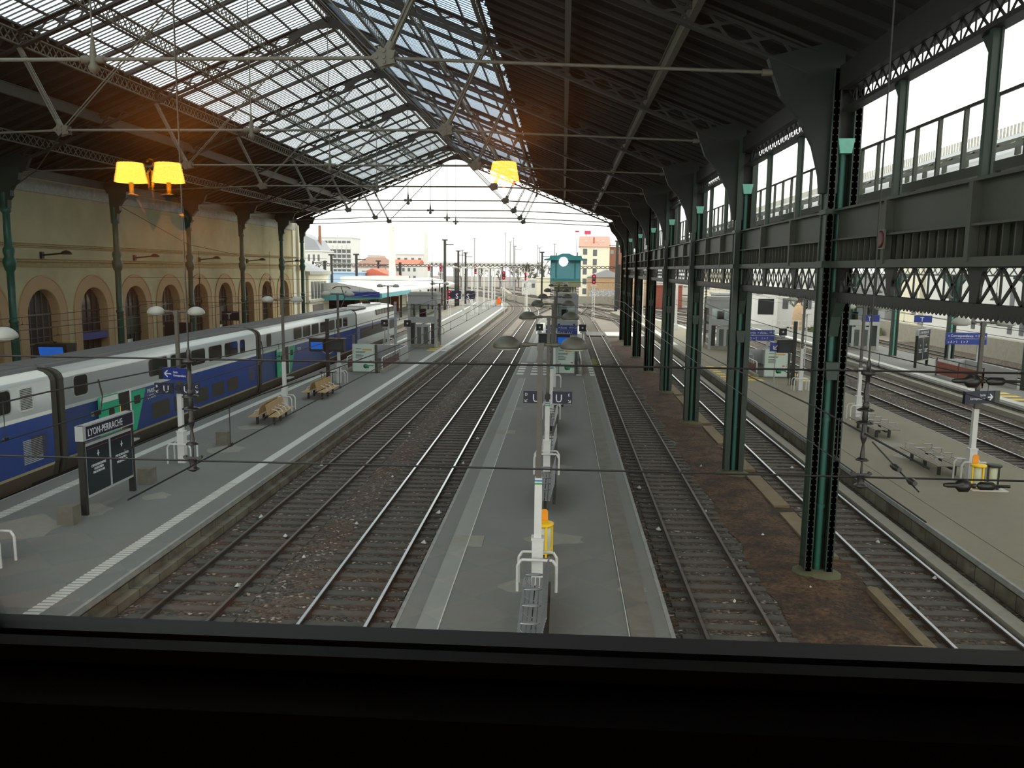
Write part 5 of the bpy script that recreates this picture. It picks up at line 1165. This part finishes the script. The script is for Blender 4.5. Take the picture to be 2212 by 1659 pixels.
# ---------------------------------------------------------------- canopy
mat('canopy_teal', (90, 170, 176), .5); mat('canopy_dark', (26, 30, 32), .8); emit('shop_light', (255, 200, 120), 3.0)
t = thing('platform_canopy', 'long white platform canopy with a teal fascia beyond the cream station building', 'canopy', (0, 105, 0))
MB().prism([(-33.5, 4.75), (-23.2, 4.75), (-24.5, 5.3), (-29, 6.1), (-33.5, 5.8)], 'y', 0, 74).build('roof', 'white_metal', t)
MB().prism([(-33.5, 3.85), (-31, 3.75), (-26.5, 3.9), (-23.1, 4.05), (-23.1, 4.75), (-33.5, 4.75)], 'y', -.15, 0).box(-23.25, -23.1, 0, 20, 4.2, 4.75).build('fascia', 'canopy_teal', t)
MB().box(-23.3, -23.05, 20, 74, 4.45, 4.75).build('edge_beam', 'white_metal', t)
for k in range(9): MB().box(-24.6, -24.3, 2+k*8.5, 2.3+k*8.5, .6, 4.5).build('column', 'iron_plate', t)
MB().box(-34.5, -34, 0, 74, 0, 4.7).build('back_wall', 'canopy_dark', t); MB().box(-34, -29, 9, 9.3, .6, 4.5).build('shop_front', 'canopy_dark', t)
MB().box(-28.2, -27.0, 8.5, 8.6, 3.0, 3.6).build('orange_sign', 'poster_orange', t); MB().box(-26.4, -25.4, 8.4, 8.5, 2.7, 3.0).build('shop_lamp', 'shop_light', t); MB().box(-26.6, -24.9, 8.5, 8.7, 2.2, 3.1).build('red_sign', 'poster_red', t)
MB().box(-34, -28, 20, 45, 5.9, 6.6).build('roof_light', 'white_metal', t)
tag(MB().box(-29.5, -28.2, 141, 141.3, .6, 3.2).build('red_panel', 'red_brown'), 'brick red panel standing under the canopy', 'panel')
t = thing('small_platform', 'pale island platform tip between the tracks beyond the lift tower', 'platform', kind='structure'); MB().prism([(-21.5, 128), (-19.2, 128), (-17.6, 150), (-18.4, 176), (-21.2, 176)], 'z', 0, .55).build('paving', 'asphalt_beige', t)
t = thing('work_machine', 'orange track machine at the tip of the left platform', 'machine', (-13.6, 176, .6)); MB().box(-.5, .5, -.5, .5, 0, .9).lathe([(.3, .9), (.4, 1.1), (.2, 1.4), (0, 1.45)], n=10).build('body', mat('orange', (230, 110, 30), .5) and 'orange', t)

# ---------------------------------------------------------------- buildings
WM_CACHE = {}
def wcopy(t, w, h, x, y, z, m='b_glass', name='window', side=False):
    key = (round(w, 2), round(h, 2), m, side)
    if key not in WM_CACHE:
        b = MB().box(-w/2, w/2, -.05, .03, -h/2, h/2) if not side else MB().box(-.03, .05, -w/2, w/2, -h/2, h/2); WM_CACHE[key] = b.mesh(name, m)
    o = bpy.data.objects.new(name, WM_CACHE[key]); COL.objects.link(o); o.parent = t; o.location = (x, y, z); return o
def building(label, x0, x1, y0, y1, z1, wall, z0=0.0, grid=None, roof=None, rm='tile_red', rh=2.0, name='building', group=None, cat='building', win=(1.0, 1.5), wm='b_glass'):
    t = thing(name, label, cat, ((x0+x1)/2, y0, z0), group=group); w = (x1-x0)/2; d = y1-y0; h = z1-z0
    MB().box(-w, w, 0, d, 0, h).build('walls', wall, t)
    if roof == 'gable_x': MB().prism([(-.4, h), (d/2, h+rh), (d+.4, h)], 'x', -w-.3, w+.3).build('roof', rm, t)
    elif roof == 'gable_y': MB().prism([(-w-.4, h), (0, h+rh), (w+.4, h)], 'y', -.3, d+.3).build('roof', rm, t)
    elif roof == 'hip': MB().add([(-w-.3, -.3, h), (w+.3, -.3, h), (w+.3, d+.3, h), (-w-.3, d+.3, h), (-w*.5, d/2, h+rh), (w*.5, d/2, h+rh)], [(3,2,1,0),(0,1,5,4),(1,2,5),(2,3,4,5),(3,0,4)]).build('roof', rm, t)
    else: MB().box(-w-.2, w+.2, -.2, d+.2, h, h+.3).build('roof', wall, t)
    if grid:
        nx, nz, mx, mz0, mz1 = grid
        for i in range(nx):
            for j in range(nz): wcopy(t, win[0], win[1], -w+mx+(2*w-2*mx)*(i/(nx-1) if nx > 1 else .5), 0, mz0+(mz1-mz0)*(j/(nz-1) if nz > 1 else .5), wm)
    return t
a = building('cream two-storey station annex beyond the end of the hall', -36, -30.8, 99, 107.6, 7.2, 'b_cream', name='building', grid=(2, 1, 1.4, 4.5, 4.5), win=(1.0, 2.0))
for k in range(5): wcopy(a, .9, 2.1, 2.62, 1.4+k*1.35, 5.2, side=True)
wcopy(a, 4.4, 1.6, 2.62, 3.6, 2.6, side=True); MB().box(-2.8, 2.9, -.3, 8.9, 7.1, 7.5).box(-2.7, 2.8, -.2, 8.8, 3.7, 4.0).build('cornice', 'cornice_grey', a); MB().add([(-2.6, 0, 7.5), (2.6, 0, 7.5), (2.6, 8.6, 7.5), (-2.6, 8.6, 7.5), (-2.6, 4.3, 9), (0, 4.3, 9)], [(0,1,5,4),(1,2,5),(2,3,4,5)]).build('slate_roof', 'slate', a)
tag(MB().box(-32.6, -31.4, 95.2, 99.0, 0, 13.2).box(-31.4, -31.1, 96.4, 98.8, 0, 13.4).box(-31.1, -30.9, 96.2, 99, 7.6, 8.2).build('wall_left_pilaster', 'b_cream'), kind='structure')
a = building('white building with grey mansard roof and a brick chimney far behind the annex', -64, -58.8, 200, 210, 11.8, 'b_white', grid=(4, 2, .8, 7.5, 10.3), win=(.5, 1.6)); MB().prism([(-2.6, 11.8), (2.6, 11.8), (.9, 14.6), (-2.6, 16.2)], 'y', 0, 9).build('mansard', 'slate', a); MB().tube((1.3, 3, 12), (1.3, 3, 18.2), .42, 10, .34).build('chimney', 'b_brown', a)
a = building('grey apartment slab with a grid of balconies far left behind the station', -77.5, -66.9, 260, 272, 17.3, 'b_white', grid=(7, 1, .9, 16.0, 16.0), win=(1.2, .7))
for i in range(7):
    for j in range(8): wcopy(a, 1.25, 1.0, -4.5+i*1.5, 0, 2.2+j*1.55)
b = MB()
for i in range(8): b.box(-5.3+i*1.5-.06, -5.3+i*1.5+.06, -.5, 0, .5, 15)
for j in range(9): b.box(-5.4, 5.3, -.5, 0, 1.4+j*1.55-.08, 1.4+j*1.55+.1)
b.build('balcony_frame', 'b_white', a); MB().tube((-2, 3, 17.3), (-2, 3, 18.8), .05).tube((0, 3, 17.3), (0, 3, 18.5), .05).tube((3.6, 3, 17.3), (3.6, 3, 18.5), .05).box(-.5, 2, 3, 3.2, 17.9, 18.0).build('antennas', 'iron_plate', a)
building('house with a broad brown tiled roof left of the white masts', -59, -48.2, 230, 242, 8.2, 'b_white', roof='hip', rm='tile_brown', rh=2.8, grid=(5, 2, 1, 3, 6.4))
building('low cream shed with an orange tiled roof behind the canopy', -39.5, -30.5, 151, 160, 6.0, 'b_cream', roof='gable_y', rm='tile_red', rh=1.9, grid=(3, 1, 1, 4.6, 4.6), win=(.4, 1.2))
building('low pale blue shed in front of the orange-roofed shed', -42.2, -36.2, 147, 150.5, 7.0, 'b_blue', grid=None)
building('narrow white apartment house left of the nearer white mast', -57, -53.8, 240, 250, 11.5, 'b_white', grid=(2, 4, .8, 3, 9.8), win=(.7, 1.0))
building('long white apartment house with small windows right of the nearer white mast', -53.4, -42, 238, 250, 9.2, 'b_white', roof='gable_x', rm='tile_red', rh=1.3, grid=(7, 3, .9, 3, 7.6), win=(.7, 1.0))
building('white stepped top storeys behind the long apartment house', -52, -43.5, 256, 266, 12.2, 'b_white', grid=(4, 1, 1, 10.8, 10.8), win=(.9, .7))
t = thing('viaduct', 'long pale viaduct with a row of small openings closing the view behind the gantry', 'viaduct', (-34, 340, 0))
MB().box(-22, 24, 0, 6, 8.9, 10.9).box(-22, 24, -.2, 0, 10.3, 10.5).build('deck', 'b_white', t)
for k in range(10): MB().box(-21+k*4.9, -20.4+k*4.9, 0, 5, 0, 8.9).build('pier', 'b_grey', t)
for k in range(24): wcopy(t, .8, .6, -20+k*1.8, -.02, 9.8)
building('small white hut with a dark window left of the signal cabin', -12.9, -8.1, 260, 266, 4.8, 'b_white', grid=(2, 1, 1.2, 3, 3), win=(1.0, 1.3), name='hut')
building('cream block with a chimney beside the signal cabin', -7.9, -4.0, 250, 256, 5.4, 'b_cream', name='hut')
a = building('cream apartment house with a pink tiled roof right of the signal cabin', 4.6, 12.6, 230, 242, 14.4, 'b_cream', roof='gable_x', rm='tile_pink', rh=3.0, grid=(2, 3, 4.0, 7.6, 12.7), win=(1.1, 1.7))
for j in range(5): wcopy(a, 1.1, 1.6, -2.7, 0, 2.2+j*2.7)
for dx in (-2.4, .8, 2.3): MB().box(dx-.35, dx+.35, 2.4, 2.9, 15.8, 16.1).build('skylight_window', 'b_white', a)
MB().box(-.5, -.1, 1.6, 2.2, 15.3, 17).build('chimney', 'b_brown', a)
building('brown flat-roofed apartment block with an orange panel', 13.0, 17.8, 240, 250, 14.4, 'b_brown', grid=(3, 1, .8, 13.2, 13.2), win=(.9, 1.1), wm='slate')
mat('graffiti', (120, 120, 124), .8, noise=1.0, scale=3.5, col2=(214, 214, 214))
a = building('tan gabled warehouse with grey graffiti along its foot', 6.0, 14.8, 200, 212, 6.3, 'b_tan', roof='gable_y', rm='b_grey', rh=1.9, name='warehouse'); MB().box(-4.1, 4.1, -.08, 0, 1.7, 3.4).build('graffiti_band', 'graffiti', a)
tag(MB().box(3.4, 30, 196, 196.5, 0, 1.9).build('yard_wall', 'concrete'), 'low grey retaining wall in front of the graffiti warehouse', 'wall')
building('tan house seen between the farthest green columns', 16.4, 20.6, 190, 200, 6.9, 'b_tan', grid=(2, 2, 1, 2.5, 5.2)); building('low wall painted with a red mural behind the green columns', 19.4, 25.6, 180, 186, 4.7, 'red_brown', grid=None)
building('pale yellow house with a grey doorway behind the right lift tower', 22.8, 28.8, 140, 150, 7.6, 'b_cream', grid=(2, 1, 1.2, 5.6, 5.6), win=(.8, 1.2)); building('low grey garage in front of the pale yellow house', 23.6, 27.6, 129, 134, 4.4, 'b_grey', grid=(2, 1, 1.0, 3.4, 3.4), win=(1.2, .9))
building('white shop with a wide dark glass front right of the second green column', 27.3, 30.6, 120, 128, 5.2, 'b_white', grid=(1, 1, 1.6, 3.1, 3.1), win=(2.2, 2.2), wm='canopy_dark')
building('tall white block behind the shop on the right', 31, 40, 122, 136, 11.5, 'b_white', grid=(5, 3, 1.2, 3.5, 9.5), win=(.8, 1.5)); building('white terraced house farther left behind the shop', 24.5, 31, 150, 160, 12.5, 'b_white', grid=(4, 3, 1, 6, 11), win=(.8, 1.2))
tag(MB().lathe([(.7, 0), (.8, 1.5), (.6, 3.2), (.2, 3.8), (0, 3.9)], c=(31.3, 112, .1), n=9).build('ornamental_grass', 'b_tan'), 'tall clump of dry beige grass beside the white fence', 'grass clump')
tag(MB().box(33, 41, 108.5, 112, 0, 1.0).build('hedge', 'hedge'), 'low yellow-green hedge behind the tracks on the right', 'hedge')
tag(MB().lathe([(0, 1.0), (.9, .9), (1.0, .4), (.8, 0)], c=(34.0, 108, 1.0), n=12).build('orange_tank', 'poster_orange'), 'small rounded orange tank behind the white fence', 'tank')
t = thing('white_fence', 'low white rail fence along the tracks in front of the shop', 'fence', (27, 108, 0))
for k in range(9): MB().box(k*1.1-.04, k*1.1+.04, -.04, .04, 0, 1.9).build('post', 'white_paint', t)
MB().box(0, 8.8, -.03, .03, 1.75, 1.85).box(0, 8.8, -.03, .03, 1.1, 1.2).build('rail', 'white_paint', t)
# right-hand facade above the retaining wall
tag(MB().box(41.5, 42.3, 30, 150, 0, 1.9).build('retaining_wall', 'concrete'), 'long grey retaining wall closing the tracks on the right', 'wall')
t = thing('building', 'long white building with tall dark openings above the right retaining wall', 'building', (42.4, 40, 1.9)); MB().box(0, 10, 0, 60, -1.9, 9).build('walls', 'b_white', t)
for k in range(22): wcopy(t, .75, 4.4, -.02, 2+k*2.05 if k < 20 else 48+(k-20)*4, 2.7, side=True)
t = thing('building', 'grey and cream house beyond the long white building on the right', 'building', (42.4, 101.5, 1.9)); MB().box(0, 10, 0, 8, -1.9, 8).build('walls', 'b_cream', t); wcopy(t, 1.2, 2.6, -.02, 1.2, 2.6, side=True)
building('grey modern house at the far end of the right retaining wall', 42.5, 52, 112, 126, 7.5, 'b_grey', grid=(3, 2, 1.5, 2.5, 5.5))
# cranes
for x, l in ((4.6, 'small distant red crane jib over the pink roof, left of two'), (8.0, 'distant red tower crane standing behind the pink-roofed house')):
    t = thing('tower_crane', l, 'crane', (x, 300, 0)); MB().box(-.12, .12, -.12, .12, 0, 21.5).build('mast', 'b_grey', t); MB().box(-.7, 1.6 if x > 6 else .8, -.3, .3, 20.6 if x > 6 else 21.4, 21.9).build('jib', 'signal_pink', t)
# bare trees
def tree(x, y, h, label, seed):
    rnd = random.Random(seed); t = thing('bare_tree', label, 'tree', (x, y, 0), group='bare winter trees'); b = MB(); tr = MB()
    def grow(p, d, L, r, dep):
        q = p+d*L; (tr if dep == 0 else b).tube(p, q, r, 4 if dep else 8, r*.7, caps=False)
        if dep >= 5: return
        for k in range(3 if dep < 4 else 2):
            nd = (d+Vector((rnd.uniform(-.65, .65), rnd.uniform(-.65, .65), rnd.uniform(-.15, .45)))).normalized(); grow(p+d*L*rnd.uniform(.55, 1), nd, L*rnd.uniform(.62, .8), max(r*.68, .035), dep+1)
    grow(Vector((0, 0, 0)), Vector((0, 0, 1)), h*.3, h*.022, 0)
    tr.build('trunk', 'iron_grey', t); b.build('branches', 'iron_grey', t)
for i, (x, y, h) in enumerate(((-13, 300, 15), (-7, 320, 16), (-2, 290, 13), (-19, 330, 13), (-50, 225, 10), (33, 118, 8), (-9, 280, 10), (18, 240, 9))):
    tree(x, y, h, 'bare grey winter tree, %s' % ['left of the signal cabin, largest', 'directly behind the signal cabin, tall', 'right behind the signal cabin', 'behind the gantry among the red signals', 'beside the brown-roofed house', 'next to the white shop on the right', 'low, in front of the larger trees', 'behind the brown apartment block'][i], i+3)
for i in range(10):
    tree(-52+i*6.1+(i % 3), 350+(i % 4)*14, 11+(i*7 % 4), 'bare grey tree in the distant row under the viaduct, %s from the left' % ORD[i], 40+i)
t = thing('embankment_wall', 'pale sloping retaining wall left of the signal cabin in the distance', 'wall', (0, 0, 0)); MB().prism([(-14, 214), (-13.4, 214), (-2, 172), (-2.6, 172)], 'z', 0, 1.5).prism([(-22, 290), (-21, 290), (-13, 214), (-14, 214)], 'z', 0, 1.8).build('coping', 'concrete', t)

# ---------------------------------------------------------------- the room behind the camera and its window
mat('room_wood', (46, 26, 14), .5, noise=.3, scale=2); mat('room_wall', (150, 104, 60), .8); mat('frame_black', (15, 15, 15), .6); mat('ledge', (12, 8, 6), .8); mat('brass', (190, 140, 60), .3, metal=1.0)
WY = 0.5; ZS = 7.765
tag(MB().box(-2.2, 2.2, .508, .53, ZS-.06, 7.756).box(-2.2, 2.2, .486, .5, ZS-.06, 7.7555).box(-2.2, 2.2, .486, .53, 7.68, ZS-.02).build('window_frame', 'frame_black'), kind='structure')
tag(MB().box(-2.2, 2.2, .44, .484, 6.3, 7.742).build('wall_window_side', 'ledge'), kind='structure')
tag(MB().box(-2.2, 2.2, WY+.0, WY+.006, ZS-.02, 9.3).build('window_pane', pane('window_glass', (250, 252, 250), 1.9, .0)), kind='structure')
b = MB().box(-4.5, -2.2, WY-.1, WY+.1, 6.3, 10.2).box(2.2, 4.5, WY-.1, WY+.1, 6.3, 10.2).box(-2.2, 2.2, WY-.1, WY+.1, 9.3, 10.2); tag(b.build('wall_window_surround', 'room_wood'), kind='structure')
tag(MB().box(-4.5, -4.4, -5, WY, 6.3, 10.2).build('wall_room_left', 'room_wood'), kind='structure'); tag(MB().box(4.4, 4.5, -5, WY, 6.3, 10.2).build('wall_room_right', 'room_wood'), kind='structure')
tag(MB().box(-4.5, 4.5, -4.0, -3.9, 6.3, 10.2).build('wall_room_back', 'room_wall'), kind='structure'); tag(MB().box(-4.5, 4.5, -5, WY, 10.2, 10.3).build('ceiling', 'room_wood'), kind='structure')
def carpet():
    m = mat('carpet', (80, 50, 30), .95); nt = m.node_tree; tc = nt.nodes.new('ShaderNodeTexCoord'); mp = nt.nodes.new('ShaderNodeMapping'); mp.inputs['Rotation'].default_value[2] = PI/4
    ck = nt.nodes.new('ShaderNodeTexChecker'); ck.inputs['Scale'].default_value = 3.2; ck.inputs['Color1'].default_value = lin((196, 130, 60))+(1,); ck.inputs['Color2'].default_value = lin((30, 20, 14))+(1,)
    nt.links.new(tc.outputs['Object'], mp.inputs[0]); nt.links.new(mp.outputs[0], ck.inputs[0]); nt.links.new(ck.outputs[0], nt.nodes['Principled BSDF'].inputs['Base Color'])
carpet()
tag(MB().box(-4.5, 4.5, -5, WY, 6.2, 6.3).build('floor', 'carpet'), kind='structure')
# wall sconces: mirrored in the pane
def shade_mat():
    m = bpy.data.materials.new('lamp_shade'); m.use_nodes = True; MATS['lamp_shade'] = m; nt = m.node_tree; nt.nodes.remove(nt.nodes['Principled BSDF'])
    e = nt.nodes.new('ShaderNodeEmission'); e.inputs[0].default_value = lin((255, 190, 70))+(1,); e.inputs[1].default_value = 9.0
    nt.links.new(e.outputs[0], nt.nodes['Material Output'].inputs[0])
shade_mat()
def sconce(x, y, z, shades, label):
    t = thing('wall_sconce', label, 'wall lamp', (x, y, z), group='brass wall sconces behind the viewer')
    b = MB(); b.lathe([(.0, -.02), (.05, -.015), (.06, .0), (0, 0)], c=(0, -3.9-y+.02, -.22), axis='y', n=14)
    b.tube((0, -3.9-y, -.22), (0, 0, -.2), .012, 8); b.lathe([(0, -.32), (.02, -.28), (.035, -.22), (.02, -.17), (.012, -.1), (.02, .0), (.0, .03)], n=12)
    b.path([(.02*math.cos(a), 0, .06+.02*math.sin(a)) for a in [q*PI/5 for q in range(11)]], .004, 5)
    for s in shades:
        pts = [(0, 0, -.2)]+[(s*(.5-.5*math.cos(q*PI/6)), 0, -.2-.06*math.sin(q*PI/3)) for q in range(1, 7)]+[(s, 0, -.1)]; b.path(pts, .007, 6)
        b.lathe([(0, -.14), (.045, -.13), (.05, -.12), (.01, -.11), (.012, -.05)], c=(s, 0, 0), n=12)
    b.build('brass_bracket', 'brass', t)
    for s in shades:
        b = MB(); b.lathe([(.085, -.05), (.066, .055)], c=(s, 0, 0), n=24); b.f = b.f[:24]; b.m = b.m[:24]; b.sm = b.sm[:24]; b.build('lamp_shade', 'lamp_shade', t)
        ld = bpy.data.lights.new('bulb', 'POINT'); ld.energy = 8; ld.color = (1.0, .62, .22); ld.shadow_soft_size = .02
        lo = bpy.data.objects.new('bulb', ld); COL.objects.link(lo); lo.parent = t; lo.location = (s, .0, .01)
    return t
sconce(-2.294, -3.55, 8.507, (-.115, .1), 'brass wall sconce with two glowing yellow shades, mirrored in the glass at the upper left')
sconce(-.276, -3.65, 8.529, (-.06,), 'brass wall sconce with one glowing yellow shade, mirrored in the glass under the roof gable')
emit('white_led', (225, 255, 250), 60.0)
t = thing('phone', 'dark phone whose small white light is mirrored over the signal cabin', 'phone', (0, -.03, 7.97))
MB().box(-.037, .037, -.004, .004, -.09, .06).build('case', 'black', t); MB().lathe([(0, 0), (.0055, 0), (.0055, .002), (0, .002)], c=(0, .004, .04), axis='y', n=14).build('light', 'white_led', t)
